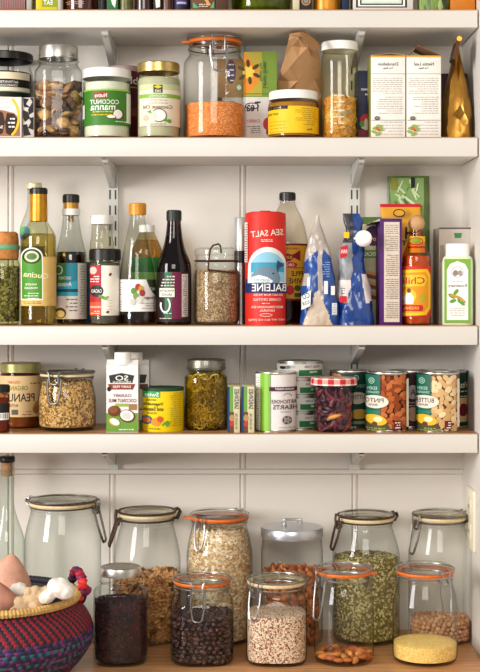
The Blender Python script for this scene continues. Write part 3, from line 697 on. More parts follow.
t = simple_box('yellow and green packet on the topmost shelf', 36, 57.5, 0, '#d8c81c'); L = t.lab; L.rect(42, 57, -6, 7, c_('#8a9a1e')); L.text('EAT', 48, 2.5, 9, 4.5, WH); L.rect(38, 41, -6, 8, YEL); L.build('printing')
simple_jar('small grey-lidded clear jar between the yellow packet and the brown jar, topmost shelf', 60, 3.2, 0, c_('#b9b3a8'), h=.06)
t = simple_jar('brown glass jar with faint lettering on the topmost shelf', 81, 18, 0, M('#4a1d10', .15, 0, .2, 60, coat=.5)); L = Label(t, base=.0004); L.lines(66, 84, 1.5, 3.5, 2, c_('#c9a27c'), 3, .6); L.build('printing')
simple_jar('small black bottle right of the brown jar on the topmost shelf', 103, 3.6, 0, BLK, h=.1)
t = simple_box('green and white packet on the topmost shelf', 107, 118, 0, '#2c6a3c'); L = t.lab; L.poly([(110, -6), (117, -6), (115, 8), (112, 4)], c_('#dfe6dc')); L.build('printing')
simple_jar('olive green small jar left of the second brown jar on the topmost shelf', 126, 7, 0, M('#5e5a24', .3, 0, .3, 90), h=.09)
simple_jar('dark brown round jar above the coconut oil jar, topmost shelf', 144, 9.5, 0, M('#35170f', .2, 0, .2, 60, coat=.4))
t = simple_box('black and white packet on the topmost shelf', 154, 161, 0, '#1c1a18'); L = t.lab; L.poly([(155, -4), (160, -8), (160, 7), (156, 8)], c_('#e8e4da')); L.build('printing')
simple_jar('brown small bottle on the topmost shelf above the gold lid', 167, 5, 0, M('#5b3018', .3, 0, .2, 60), h=.1)
t = simple_jar('dark purple jar on the topmost shelf above the lentil jar', 181.5, 9, 0, c_('#1e1430')); L = Label(t, base=.0004); L.rect(176, 187, -6, 5, c_('#3b3565')); L.rect(177, 186, 2, 4, c_('#b5aec8')); L.build('printing')
t = simple_box('brown carton with green triangles on the topmost shelf', 192, 215, 0, '#6b4426'); L = t.lab
L.poly([(193, 8), (193, 2), (199, 8)], c_('#3fae7c')).poly([(210, 8), (214, 1), (214, 8)], c_('#3fae7c')).poly([(200, -8), (203, -8), (211, 5), (208, 6)], c_('#d49a5a')).lines(199, 208, 4, 6, 2, c_('#e6dcc8'), 2, .8); L.build('printing')
simple_box('dark brown carton beside the green glass jar on the topmost shelf', 216.5, 228, 0, '#4a2c18')
t = T('green_glass_jar', 'large yellow-green glass jar on the topmost shelf, its round base cut off above', 'jar', 0, 261, 30, 2.69)
yb = HY+(CZ-t.z0)*F/t.d; MB().add(lathe(cr(t.prof([(17, yb), (22, yb-.6), (28, yb-5), (30, -4), (30, -30), (24, -48), (20, -52)]), 3), 48), GL('#c9cf74', '#5c6a1e', 1.5)).build('glass_body', t.o)
fill(t, t.prof([(16, yb-1), (24, yb-3), (28, yb-7), (29, -30)]), -20, M('#77803a', .6, 0, .4, 90), 'green_seeds', 'olive green seeds inside the yellow-green jar on the topmost shelf', 'seeds', k=.93)
simple_box('pale cream slim packet right of the green glass jar, topmost shelf', 293, 299.5, 0, '#cfc7a4')
t = simple_box('black packet with an orange circle on the topmost shelf', 300.5, 312, 0, '#2a2018'); L = t.lab; L.ring(306, 1, 4.5, 4.5, 1.2, c_('#b98a5a')); L.ell(306, 1, 2.6, 2.6, c_('#8c8070')); L.build('printing')
simple_jar('amber yellow tin on the topmost shelf', 326.5, 13, 0, M('#d38a12', .35, .2, .2, 60), h=.1, name='tin', cat='tin', lid=M('#c07a10', .35, .4))
simple_box('dark blue slim packet beside the framed tin on the topmost shelf', 342, 349, 0, '#16223f')
t = simple_box('black tin with a white and silver framed panel on the topmost shelf', 353, 413, 0, '#d8d4ca', name='tea_tin', cat='tin'); L = t.lab
L.rect(356, 407, -14, 7.6, BLK); L.rect(358, 405, -14, 6.4, WH); L.rect(360, 403, -14, 5, BLK); L.rect(361.5, 401.5, -14, 3.6, c_('#cfe0cc')); L.rect(364, 399, -14, 1.5, c_('#e6ece0')); L.build('printing')
o, d = bag('herb_bag', 'green leafy patterned bag on the topmost shelf, left of the orange carton', 'bag', 0, 433, 2.69, [(433, 30, .05, 9), (433, 31, .05, -10), (433, 30, .03, -40), (433, 30, .004, -60)], VOR(['#3f5a1e', '#6d8a35', '#20300f', '#9bb060', '#4c6a26'], 160, .2, .4, (1, 1, .25)), .05)
simple_box('plain orange carton at the right end of the topmost shelf', 450.5, 475, 0, '#c9761c')

# ------------------------------------------------------------------ shelf with mushroom jar, coconut jars, tea boxes (row 1)
# charcoal jar
t = T('label_jar', 'black-lidded jar with a cream label banded in black, cut by the left edge', 'jar', 1, 5, 28, 2.745)
yb = HY+(CZ-t.z0)*F/t.d; q = t.prof([(25, yb), (27.5, yb-3), (28, 128), (28, 76), (26, 70), (25.5, 66)]); MB().add(lathe(q, 48), GLASS).build('glass_body', t.o)
rings_cap(t, 27.6, 54.5, 62, BLACKP, 'lid', 60)
L = Label(t); L.rect(-30, 29, 72, 128, CREAM); L.rect(-30, 29, 79, 87, BLK); L.text('ACTIVATED', 8, 82, 20, 2.4, WH); L.text('CHARCOAL', 8, 85.2, 18, 2.0, WH); L.rect(-30, 29, 92, 97, BLK); L.rect(-30, 29, 91, 92, c_('#2f8a5c')); L.build()
fill(t, q, 74, M('#2b2622', .8, 0, .2, 80), 'charcoal_powder', 'dark powder inside the black-lidded jar with the banded label', 'powder')
# patterned pouches in front
t = boxT('snack_box', 'white box printed with dark brown ovals and a yellow arc, before the black-lidded jar', 'box', 1, -16, 21.5, 97, 2.695, .035, c_('#e9dfd8')); L = t.lab
L.poly([(-16, 109), (2, 110), (14, 113), (20, 119), (20, 136), (-16, 136)], c_('#9c6a4a'))
L.poly([(-14, 112), (-2, 110), (3, 113), (5, 122), (3, 133), (-3, 136), (-14, 136)], c_('#3a1d14')); L.poly([(7, 113), (14, 114), (18, 120), (17, 131), (11, 136), (6, 133), (5, 122)], c_('#2f1812'))
L.ring(5, 117, 15, 22, 2.4, YEL, 24, -60, 62); L.lines(8, 15, 118, 126, 3, WH, 4, 1.6); L.text('SAM', -1, 127, 8, 3, WH); L.lines(-14, 10, 98.5, 107, 3, c_('#c9b8b0'), 5, .5); L.build('printing')
t = boxT('patterned_box', 'small black and white animal-patterned box beside the mushroom jar', 'box', 1, 22.5, 34, 97.5, 2.70, .03, c_('#cfc4bd')); L = t.lab
for i, p in enumerate([[(23, 98), (29, 99), (26, 104), (31, 108), (24, 107)], [(33.5, 100), (33.5, 112), (29, 115), (28, 110)], [(23, 110), (28, 112), (30, 118), (25, 122), (23, 118)], [(33.5, 117), (33.5, 130), (28, 128), (31, 122), (29, 118)], [(23, 125), (27, 124), (29, 131), (31, 135), (23.5, 136)], [(30, 98), (33.5, 98), (33, 103)]]): L.poly(p, BLK)
L.build('printing')
# mushroom mason jar
t = T('mason_jar', 'tall mason jar of dried mushrooms with a silver lid on the upper shelf', 'mason jar', 1, 58.5, 23.7, 2.69)
q = jar_body(t, 23.7, 19, 64, 74, 56, 2.6)
screwlid(t, 19.5, 46.5, 59.5, TIN, 'screw_lid', 0)
def mush(s, rx):
    v, f = blob(rx, rx*.85, rx*.42, .35, 1.6, s, 3); return v, f
mm = []
for s, (ca, cb) in enumerate((('#86603e', '#c0945c'), ('#a07448', '#e6c48c'), ('#5f4430', '#a97c4e'), ('#86603e', '#cba062'))):
    v, f = mush(s, .0148); A, B = M(ca, .8, 0, .4, 130, .8), M(cb, .8, 0, .3, 160, .8)
    mm.append(mesh_of((v, f), lambda c, A=A, B=B: A if c.z > -.001 else B))
pieces(t, q, t.h(82), mm, 'dried_mushroom', 'brown and cream dried mushroom in the tall mason jar', 'dried mushroom', 'dried mushrooms in the mason jar', .023, 5, rings=2, flat=0, back=.1, n=2.3, topc=False, dense=.95)
# coconut manna jar
t = T('coconut_butter_jar', 'glass jar with a white lid and green coconut label', 'jar', 1, 106.8, 23.8, 2.69)
yb = HY+(CZ-t.z0)*F/t.d; q = t.prof([(21, yb), (23.3, yb-2), (23.8, yb-5), (23.8, 84), (22, 79), (21.5, 76)]); MB().add(lathe(q, 48), GL('#f6faf4', '#a9b8a4')).build('glass_body', t.o)
rings_cap(t, 24.3, 70.5, 79.5, WHITEP, 'lid')
fill(t, q, 84, M('#ece7d6', .6, 0, .08, 80), 'coconut_butter', 'white coconut butter in the jar with the green label', 'coconut butter')
L = Label(t, base=.0005); L.rect(82, 130, 90, 125, c_('#3c7a24')); L.rect(82, 130, 89, 90.5, c_('#9cc04a')); L.rect(126, 131, 92, 122, WH); L.rect(94, 108, 92.5, 98.5, c_('#a0222a')); L.text('Nutiva', 101, 95.5, 12, 4, WH)
L.text('COCONUT', 104.5, 102, 28, 4.6, WH); L.text('manna', 103, 108, 24, 4.8, WH); L.lines(92, 116, 111.5, 114.5, 2, YEL, 3, .9); L.ell(118, 114, 5.5, 5.5, BRN); L.ell(117.4, 114, 4.3, 4.5, WH); L.ell(111, 117, 5, 2, BRN); L.ell(111, 116.7, 4.2, 1.5, WH)
L.lines(110, 126, 121, 122, 1, WH, 4, .8); L.rect(82, 85.5, 104, 118, WH); L.build()
# maroon tub behind
t = T('maroon_tub', 'maroon container with a greyish pink lid behind the two coconut jars', 'tub', 1, 122.5, 17.5, 2.785)
yb = HY+(CZ-t.z0)*F/t.d; MB().add(lathe(t.prof([(16.5, yb), (17, yb-1), (17, 73)])+[(0, t.h(73))], 40), c_('#5b1a24')).build('tub_body', t.o); rings_cap(t, 17.5, 67.5, 73, M('#a98f8c', .5), 'lid')
L = Label(t, base=.0005); L.text('bl', 134, 80, 7, 7.5, WH); L.rect(104, 141, 86.5, 87.5, c_('#c9a24a')); L.rect(104, 141, 108, 116, c_('#8c3a2a')); L.build()
# coconut oil jar
t = T('coconut_oil_jar', 'glass jar of coconut oil with a gold lid and pale label', 'jar', 1, 158.5, 21.8, 2.69)
yb = HY+(CZ-t.z0)*F/t.d; q = t.prof([(19, yb), (21.3, yb-2), (21.8, yb-5), (21.8, 82), (20, 77), (19.5, 72)]); MB().add(lathe(q, 48), GL('#f8f8f0', '#b8b8a4')).build('glass_body', t.o)
rings_cap(t, 21.2, 64, 73.5, GOLDL, 'lid'); fill(t, q, 79, M('#c5c4a8', .35, 0, .06, 60), 'coconut_oil', 'pale coconut oil in the gold-lidded jar', 'coconut oil')
L = Label(t, base=.0005); L.rect(140, 180, 84, 126, c_('#e9dcc4')); L.rect(140, 180, 94, 98, c_('#86b23c')); L.rect(140, 180, 84, 90, c_('#c5cc9a')); L.rect(153.5, 162.5, 85, 93, c_('#3b4a2c')); L.poly([(154, 87), (158, 85), (162, 87), (158, 89)], YEL); L.text('365', 158, 91, 6, 2.5, WH)
L.text('ORGANIC', 158, 96, 17, 2.2, WH); L.lines(149, 168, 100, 103, 2, GRY, 2, .6); L.text('Coconut Oil', 158, 107, 28, 3.6, c_('#6b4a3a')); L.ell(159, 115.5, 7.5, 6.8, c_('#5a3a24')); L.ell(159, 115.5, 6.6, 5.9, WH); L.ell(153, 116.5, 4.5, 5.4, c_('#dcd4c4'))
L.poly([(161, 121), (166, 118), (168, 122)], GRN).poly([(147, 112), (151, 110), (152, 114)], GRN).ell(169, 121, 2, 2, GRN).ell(146.5, 118, 2.6, 2.8, c_('#c9b79a')).lines(150, 166, 123.5, 124.8, 2, GRY, 3, .5); L.build()
# lentil jar
t, q = clipjar('clip-top glass jar of orange lentils on the upper shelf, orange gasket', 214.5, 2.69, 31, 26.5, 38, 43, 54, 66, RUBBER, STEEL, 8, row=1, lever=26, lw=7, swing=3, tab=-85)
fill(t, q, 105, VOR(['#ee8e3c', '#e07a2c', '#f8a658', '#d06a22'], 480, .9), 'red_lentils', 'orange split lentils in the clip-top jar on the upper shelf', 'lentils', mound=.002)
# boxes behind the lentil jar
zB = ZT[1]
t = boxT('white_tea_box', 'white carton with grey circle behind the lentil jar, beneath the kraft carton', 'box', 1, 222, 243, 97.5, 2.816, .04, c_('#d9d2cc'))
L = t.lab; L.ell(232, 108, 7, 7, c_('#9c8a86')); L.ell(232, 108, 5.5, 5.5, c_('#c9bdb6')); L.lines(225, 240, 118, 130, 5, GRY, 5, .8); L.build('printing'); za = t.z0+t.H
t = boxT('kraft_bar_box', 'kraft carton with a purple oval, standing on the grey-circle carton behind the lentil jar', 'box', 1, 217, 243, 59, 2.816, .04, c_('#b98c5c'), z=za)
L = t.lab; L.ell(231, 72, 4.8, 12, c_('#54325e')); L.lines(228.5, 234, 64, 80, 4, WH, 8, 1.2); L.ell(239, 87.5, 3.2, 3.6, c_('#7aa06a')); L.ell(239, 87.5, 2.2, 2.6, WH); L.build('printing')
t = boxT('chili_box', 'white carton with black script and red print, beneath the green lemon box', 'box', 1, 243.5, 272.5, 97, 2.76, .06, c_('#e4dcd8'))
L = t.lab; L.text('Tea', 253.5, 106.5, 14, 10, BLK); L.ring(252, 106, 7, 3.5, 1, BLK); L.text('CHERRY', 253, 121, 14, 3.2, RED); L.lines(246, 261, 126, 132, 4, GRY, 5, 1); L.ell(268, 124, 5, 6.5, c_('#b3202a')); L.ell(270, 132, 4, 4, c_('#7a141c')); L.build('printing'); zb2 = t.z0+t.H
t = boxT('lemon_tea_box', 'green box printed with a lemon and dark leaves, above the white cherry box', 'box', 1, 243.5, 277, 51.5, 2.76, .05, c_('#7d9a3c'), z=zb2)
L = t.lab; L.rect(244, 262, 52, 96, c_('#b9a838')); L.poly([(244, 52), (251, 60), (257, 68), (259, 80), (252, 90), (244, 96)], ORG); L.ell(248.5, 72, 6, 6.5, c_('#f2c84a'))
for a in range(6): L.ell(249+8.2*cos(a*1.05+.4), 72+8.6*sin(a*1.05+.4), 4, 1.9, c_('#463818'), degrees if 0 else a*60+25)
L.text('Lemon Green', 265.5, 75, 26, 4.2, c_('#3a4a1c'), 90); L.text('Green Tea', 261, 72, 18, 2.5, c_('#3a4a1c'), 90); L.rect(244, 277, 93.5, 94.3, c_('#5a7a2c')); L.build('printing')
# yellow labelled jar
t = T('yellow_label_jar', 'wide jar with a white lid and bright yellow label, before the paper bag', 'jar', 1, 293.5, 25.3, 2.68)
yb = HY+(CZ-t.z0)*F/t.d; q = t.prof([(22, yb), (24.8, yb-2), (25.3, yb-5), (25.3, 106), (24, 102)]); MB().add(lathe(q, 48), GL('#e6d2a8', '#8f7a50')).build('glass_body', t.o)
rings_cap(t, 24.6, 92.5, 101, WHITEP, 'lid'); fill(t, q, 104, M('#c7a15c', .5, 0, .1, 60), 'honey', 'pale honey inside the jar with the bright yellow label', 'honey')
L = Label(t, base=.0005); L.rect(267, 320, 106, 133, YEL); L.rect(267, 288, 105.5, 109, BLK); L.text('HONEY BEE', 275, 107.3, 12, 1.4, GOLDL); L.text('RAW WAX', 273, 113.5, 11, 2.6, c_('#3a2a10')); L.lines(270, 286, 121, 131, 4, c_('#a9841a'), 3, .6); L.lines(295, 316, 108, 120, 7, c_('#a9841a'), 4, .6); L.lines(303, 314, 122, 124, 2, c_('#a9841a'), 4, .6); L.text('7oz', 309, 129, 5, 2, BLK); L.build()
# brown paper bag
def crag(name, label, cat, row, cx, df, rows, mat, part, amp, seed, ncol=6, ang=14):
    """a creased sack: rows of (y px, x left px, x right px, depth m, y offset m) bottom to top, sharp facets"""
    rg = random.Random(seed); o = bpy.data.objects.new(name, None); COL.objects.link(o); o.location = (PX(cx, df), df, ZT[row]); tag(o, label, cat)
    v = []; f = []; n = 2*ncol
    for r, (y, xl, xr, dp, dy) in enumerate(rows):
        dd = df+dy
        for i in range(n):
            k = i if i < ncol else n-1-i; t = k/(ncol-1); w = rg.uniform(-.35, .35)/(ncol-1) if 0 < k < ncol-1 and r else 0
            x = PX(xl+(xr-xl)*(t+w), dd)-PX(cx, df); s_ = rg.uniform(-1, 1)*amp*(1 if 0 < k < ncol-1 else .4)*(1 if r else .2)
            yy = dy+(s_ if i < ncol else dp+s_*.4)+(.25*dp if k in (0, ncol-1) and i < ncol else 0)-(.25*dp if k in (0, ncol-1) and i >= ncol else 0)
            v.append((x, yy, max(0, PZ(y+(rg.uniform(-1.6, 1.6) if r else 0), dd)-ZT[row]) if r else 0.0))
    for r in range(len(rows)-1):
        for i in range(n):
            j = (i+1) % n; a, b, c, e = r*n+i, r*n+j, (r+1)*n+j, (r+1)*n+i
            f += [(a, b, c), (a, c, e)] if (i+r) % 2 else [(a, b, e), (b, c, e)]
    f.append(tuple(range(n))[::-1]); f.append(tuple((len(rows)-1)*n+i for i in range(n)))
    MB().add((v, f), mat).build(part, o, ang=ang); return o, df
o, d = crag('paper_bag', 'crumpled brown paper bag with a folded top behind the yellow jar', 'paper bag', 1, 298, 2.795,
    [(137, 273, 322, .045, 0), (112, 273, 322, .045, 0), (94, 274, 322, .042, -.004), (80, 278, 321.5, .036, -.022), (68, 281.5, 321, .030, -.045), (57, 284.5, 320, .022, -.068), (47, 287, 318, .014, -.088), (40, 288.5, 313, .008, -.098), (33.5, 290, 309, .004, -.105)], M('#b98d60', .85, 0, .06, 30, .3), 'paper_sack', .0085, 6)
mb = MB(); dt = d-.115; uu = lambda p: PX(p, dt)-PX(298, d); hh = lambda y: PZ(y, dt)-ZT[1]; OF = Matrix.Translation((0, -.115, 0))
mb.add(tube([(uu(291), -.004, hh(35)), (uu(299), -.005, hh(34.5)), (uu(307), -.006, hh(37)), (uu(314), -.006, hh(43)), (uu(318), -.005, hh(48))], [.0025, .004, .0055, .0065, .005], 7), M('#a57a4e', .85, 0, .15, 30, .5), OF)
mb.add(prism([(uu(299), hh(33)), (uu(306), hh(35)), (uu(314), hh(41)), (uu(319), hh(48)), (uu(313), hh(53)), (uu(306), hh(45))], 'y', -.014, -.0125), M('#80592f', .85, 0, .15, 30, .5), OF); mb.build('folded_top', o, ang=12)
# tall jar with orange peel
t = T('tall_glass_jar', 'tall glass jar with a white lid, half full of dried orange slices', 'jar', 1, 339.5, 18.4, 2.69)
yb = HY+(CZ-t.z0)*F/t.d; q = t.prof([(16, yb), (18, yb-3), (18.4, yb-7), (18.4, 66), (18, 58), (17, 54), (17, 50)]); MB().add(lathe(q, 48), GL('#f6f3e2', '#a8a07c', 1.2)).build('glass_body', t.o)
rings_cap(t, 18.6, 43, 51.5, WHITEP, 'lid')
def slice_(s):
    v, f = lathe([(0, .0012), (.004, .0014), (.0085, .0012), (.0095, 0), (.0085, -.0012), (0, -.0012)], 16, flute=.08, nf=7); rg = random.Random(s); k = rg.uniform(20, 60)
    return [(x, y, z+k*x*x*.5-k*.4*y*y) for x, y, z in v], f
om = [mesh_of(slice_(s), M(c, .6, 0, .25, 160, .4)) for s, c in enumerate(('#ecb456', '#dc9a38', '#f2c878', '#c98f38'))]
pieces(t, q, t.h(97), om, 'dried_orange_slice', 'dried orange slice in the tall white-lidded jar', 'dried fruit', 'dried orange slices in the tall jar', .0125, 15, rings=2, flat=1, back=.1, dense=.8)
L = Label(t, base=.0004)
for i, y in enumerate((95, 101.5, 110, 116.5, 123)): L.rect(339, 344, y, y+1.1, c_('#e6e2cc')); L.rect(334, 337, y, y+1, c_('#e6e2cc'))
L.text('Ball', 344, 113, 12, 4, c_('#9a9270'), -20); L.build('measuring_marks')
# blue packet behind
t = boxT('blue_packet', 'dark blue packet with red fruit, between the tall jar and the tea boxes', 'packet', 1, 356.5, 373, 70.5, 2.755, .05, c_('#262a4a')); L = t.lab
L.text('Sweet', 366, 89, 10, 3, c_('#d8d0d8')); L.text('Tea', 368, 94, 6, 2.6, c_('#d8d0d8')); L.ell(366, 120, 6, 6, RED); L.poly([(361, 128), (366, 118), (371, 124), (371, 133)], c_('#d8d0b8')); L.ell(362, 124, 2.5, 3, GRN); L.rect(357, 373, 130, 136, c_('#8a1a24')); L.build('printing')
# tea boxes
def teabox(x0, x1, label, seed, title, gap):
    t = boxT('tea_box', label, 'box', 1, x0, x1, 55.5, 2.69, .075, c_('#eee9e0'), group='white herbal tea boxes'); L = t.lab
    L.rect(x0, x1, 55.5, 57.2, c_('#d89a32')); cx = (x0+x1)/2
    L.text(title, cx, 64, 20, 3.2, c_('#4a4440')); L.text('Tea Bags', cx, 68.3, 10, 2.2, c_('#4a4440')); L.rect(x0+.3, x1-.3, 73.6, 74.1, GRY)
    L.lines(x0+2, x1-2, 78, 93, 8, c_('#86807a'), seed, .45); L.lines(x0+6, x1-2, 97, 113, 8, c_('#86807a'), seed+1, .45); L.rect(x0+.3, x1-.3, 120, 120.5, GRY); L.lines(x0+9, x1-2, 122, 134, 5, c_('#98928c'), seed+2, .45)
    L.ell(x0+6, 118.3, 2.6, 2, BLK); L.ell(x0+6, 118.3, 1.9, 1.3, c_('#86807a'))
    for a, b, rr in ((3, 132, 20), (7, 134, -30), (10, 129, 40), (4, 128, -20), (8, 126, 10)): L.ell(x0+a, b, 3, 1.4, c_('#8fae4c'), rr)
    L.ell(x0+6, 128.5, 1.8, 1.8, c_('#c9683a')); L.ell(x0+8, 130.5, 1.2, 1.2, c_('#b9502a')); L.build('printing')
    return t
t = teabox(371, 405.3, 'white tea box with small print, the left of the two, flaps nearly shut', 3, 'Dandelion', 0)
W, H = t.W, t.H
MB().add(prism([(-W/2, H), (W*.1, H+.004), (W/2, H), (W/2, H+.0009), (W*.1, H+.005), (-W/2, H+.0009)], 'y', -.037, .03), KRAFT).build('flap', t.o, flat=True)
MB().add(box((-W/2-.0003, 0, H/2), (.0005, .074, H*.98)), c_('#9a9a4a')).build('side_panel', t.o, flat=True)
t = teabox(406.6, 441, 'white tea box with small print, the right of the two, kraft flaps open', 13, 'Nettle Leaf', 0)
MB().add(prism([(-W/2, H), (-W*.2, H+.020), (-W*.19, H+.019), (-W/2+.001, H)], 'y', -.0, .035), KRAFT).add(prism([(-W*.2, H+.020), (W/2, H), (W/2, H+.001), (-W*.2, H+.0215)], 'y', -.036, .035), M('#7d5a3a', .85, 0, .15, 40, .4)).build('flap', t.o, flat=True)
# gold foil bag
GOLD = M('#a87a34', .33, .9, .12, 40, .3)
o, d = crag('foil_coffee_bag', 'shiny gold foil bag with a folded clipped top at the right end', 'bag', 1, 459, 2.70,
    [(137, 443.5, 475, .07, 0), (130, 443, 475.5, .07, 0), (122, 443.5, 475, .07, .001), (114, 443, 475, .066, .002), (105, 444, 473.5, .06, .004), (94, 446, 471, .052, .008), (82, 448, 468, .042, .012), (70, 450.5, 465, .03, .018), (58, 453, 461.5, .018, .025), (46, 455.5, 458.8, .010, .03)], GOLD, 'foil_body', .0048, 5, 7, 40)
d = 2.735
uu = lambda p: (p-459)*d/F; hh = lambda y: PZ(y, d)-ZT[1]
mb = MB().add(tube([(uu(457), -.03, hh(44.5)), (uu(457), .018, hh(44.5))], .0052, 12), M('#d8a24a', .25, .9, .1, 40, .2))
mb.add(prism([(uu(456), hh(42)), (uu(452), hh(56)), (uu(450.5), hh(64)), (uu(452.5), hh(65.5)), (uu(455.5), hh(58)), (uu(458), hh(46))], 'y', -.028, .016), M('#4a2a14', .35, .6, .2, 40, .2)); mb.build('folded_top', o, ang=50)
t = boxT('maroon_box', 'dark maroon box standing behind the gold foil bag', 'box', 1, 439.5, 467, 73.5, 2.785, .06, c_('#3f1420'))

# ------------------------------------------------------------------ shelf of bottles (row 2)
t = T('herb_jar', 'glass jar of dried green herbs with an orange cork-like lid, cut by the left edge', 'jar', 2, 3, 17, 2.69)
yb = HY+(CZ-t.z0)*F/t.d; q = t.prof([(14.5, yb), (16.6, yb-3), (17, yb-8), (17, 268), (16, 262), (14.5, 257)]); MB().add(lathe(q, 44), GL('#dfe4c4', '#5f6a3c')).build('glass_body', t.o)
MB().add(lathe(t.prof([(14.3, 260), (15.5, 258), (15.8, 252), (15.6, 240), (15, 234), (13, 232)], False)+[(0, t.h(232))], 40), M('#c7813f', .7, 0, .35, 90, .7)).build('orange_lid', t.o)
MB().add(lathe(t.prof([(15.7, 250), (16.6, 249), (16.6, 246), (15.7, 245)], False), 40), c_('#6fae84')).build('green_band', t.o)
fill(t, q, 266, VOR(['#6b6430', '#8a7c3c', '#453f1c', '#a8935a', '#5a3f20', '#b8a468'], 240, .9), 'dried_herbs', 'dried green herbs in the jar with the orange lid', 'dried herbs')
L = Label(t, base=.0005); L.rect(-16, -1, 272, 312, c_('#dbe2d6')); L.build()
# bottle behind, pale gold cap
t = bottle('vinegar_bottle', 'bottle with a pale gold cap and blue-green label behind the golden vinegar bottle', 'bottle', 2, 34, 14, 2.765, [(14, 318), (14, 236), (12.5, 224), (7.5, 210), (6.5, 200), (6.5, 188)], GL('#f0f3ee', '#8f968c'), (262, GL('#dccb86', '#9a7a30')))
rings_cap(t, 8, 183, 189, M('#d8cfa6', .35, .3), 'cap')
L = Label(t, base=.0005); L.ell(24.5, 233, 5.5, 7, c_('#2c7fa8'), 25); L.ell(22, 230, 2.6, 4, c_('#5aa85c'), 25); L.rect(21, 47, 246, 300, c_('#c9d4b4')); L.build()
# golden vinegar bottle
t = bottle('vinegar_bottle', 'vinegar bottle with gold neck foil, black cap and green oval label', 'bottle', 2, 38.5, 17.6, 2.69, [(17.6, 318), (17.6, 246), (16.2, 234), (11, 225), (8.6, 219), (8.2, 205), (7.8, 192)], GL('#f2f0dc', '#8f8a5c', 1.2), (234, GL('#e8dba0', '#a88d40')))
rings_cap(t, 8.8, 188, 194.5, BLACKP, 'cap', 30)
MB().add(lathe(t.prof([(9.0, 221.5), (8.9, 205), (8.5, 194.5)], False), 36), M('#c98f2a', .35, .75, .15, 80)).build('neck_foil', t.o)
L = Label(t, base=.0006); L.rect(20, 57, 256.5, 306, c_('#d9ad58')); L.rect(20.5, 56, 257.5, 305, c_('#e3be70'))
arch = [(21.5, 300)]+[(32-10.8*cos(pi*i/12), 257-9.5*sin(pi*i/12)) for i in range(13)]+[(43, 300)]
L.poly(arch, WH); L.poly([(32+(x-32)*.9, 275+(y-275)*.955) for x, y in arch], c_('#4f8f2a')); L.ell(32, 256.5, 9, 7.4, c_('#2d3a1c')); L.ell(32, 256.5, 7, 5.6, c_('#c9cfa8')); L.ell(32, 256.5, 5, 3.4, c_('#56703a'))
L.text('Bragg', 36, 275, 24, 8, c_('#efe0a0'), 4) if 0 else L.text('Cucina', 36, 275, 24, 5.5, c_('#f0e6b4'), 6); L.text('WHITE', 31.5, 284.5, 11, 2, WH); L.text('VINEGAR', 31.5, 288, 13, 2, WH); L.lines(24, 39, 293, 298, 3, WH, 4, .7); L.lines(24, 41, 301.5, 303, 2, c_('#8a6a28'), 5, .6); L.build()
# dark aminos bottle
t = bottle('soy_sauce_bottle', 'bottle of dark sauce with a black cap and teal and cream label', 'bottle', 2, 71, 15.6, 2.735, [(15.6, 318), (15.6, 262), (14.6, 252), (10.5, 235), (8.3, 220), (7.6, 212), (7.4, 203)], GL('#eef0ee', '#7f807c', 1.2), (252, M('#1d0c07', .12, 0, .2, 60, coat=.6)))
rings_cap(t, 8.2, 194.5, 203, BLACKP, 'cap', 24)
MB().add(lathe(t.prof([(7.7, 209), (7.7, 203)], False), 32), M('#c0903c', .4, .6)).build('neck_foil', t.o); MB().add(lathe(t.prof([(8.8, 215.5), (8.9, 209)], False), 32), WHITEP).build('neck_band', t.o)
MB().add(lathe(t.prof([(0, 222), (2.6, 222), (2.6, 210), (0, 210)], False), 16), M('#c0903c', .6)).build('pourer', t.o)
L = Label(t, base=.0006); L.rect(54, 88, 263, 319, c_('#e6dcd0')); L.rect(54, 77.5, 263, 296, c_('#2f8a9c')); L.rect(54, 66, 263, 285, c_('#3f7a3a')); L.poly([(60, 296), (66, 284), (77.5, 280), (77.5, 296)], c_('#3aa6bc')); L.ring(59, 270, 4, 4.5, .8, WH); L.text('COCONUT', 65, 278, 12, 3, WH); L.text('Aminos', 65, 284, 13, 4.5, WH); L.rect(54, 77.5, 289, 292, c_('#1f4a5c'))
L.lines(66, 77, 299, 310, 4, c_('#4a3a30'), 3, .9); L.ell(61, 313, 5.4, 5.4, c_('#6b3f20')); L.ell(61, 314, 4, 3.6, c_('#f2dca0')); L.lines(79, 84, 266, 316, 20, c_('#9a9088'), 5, .6); L.build()
# spice bottle behind (white cap)
t = bottle('pepper_bottle', 'clear bottle with a white cap behind the black-lidded seasoning jar', 'bottle', 2, 102, 12.2, 2.765, [(12.2, 318), (12.2, 250), (11, 240), (10.3, 232), (10.3, 224)], GL('#f3f3ea', '#8f9088'), (262, M('#6b6a5c', .7, 0, .3, 200)))
rings_cap(t, 11.4, 215.5, 224.5, WHITEP, 'cap', 40)
# blue package behind
t = boxT('teal_carton', 'teal carton glimpsed between the dark sauce bottle and the seasoning jar', 'box', 2, 82, 93, 262, 2.80, .04, c_('#1f6a84'))
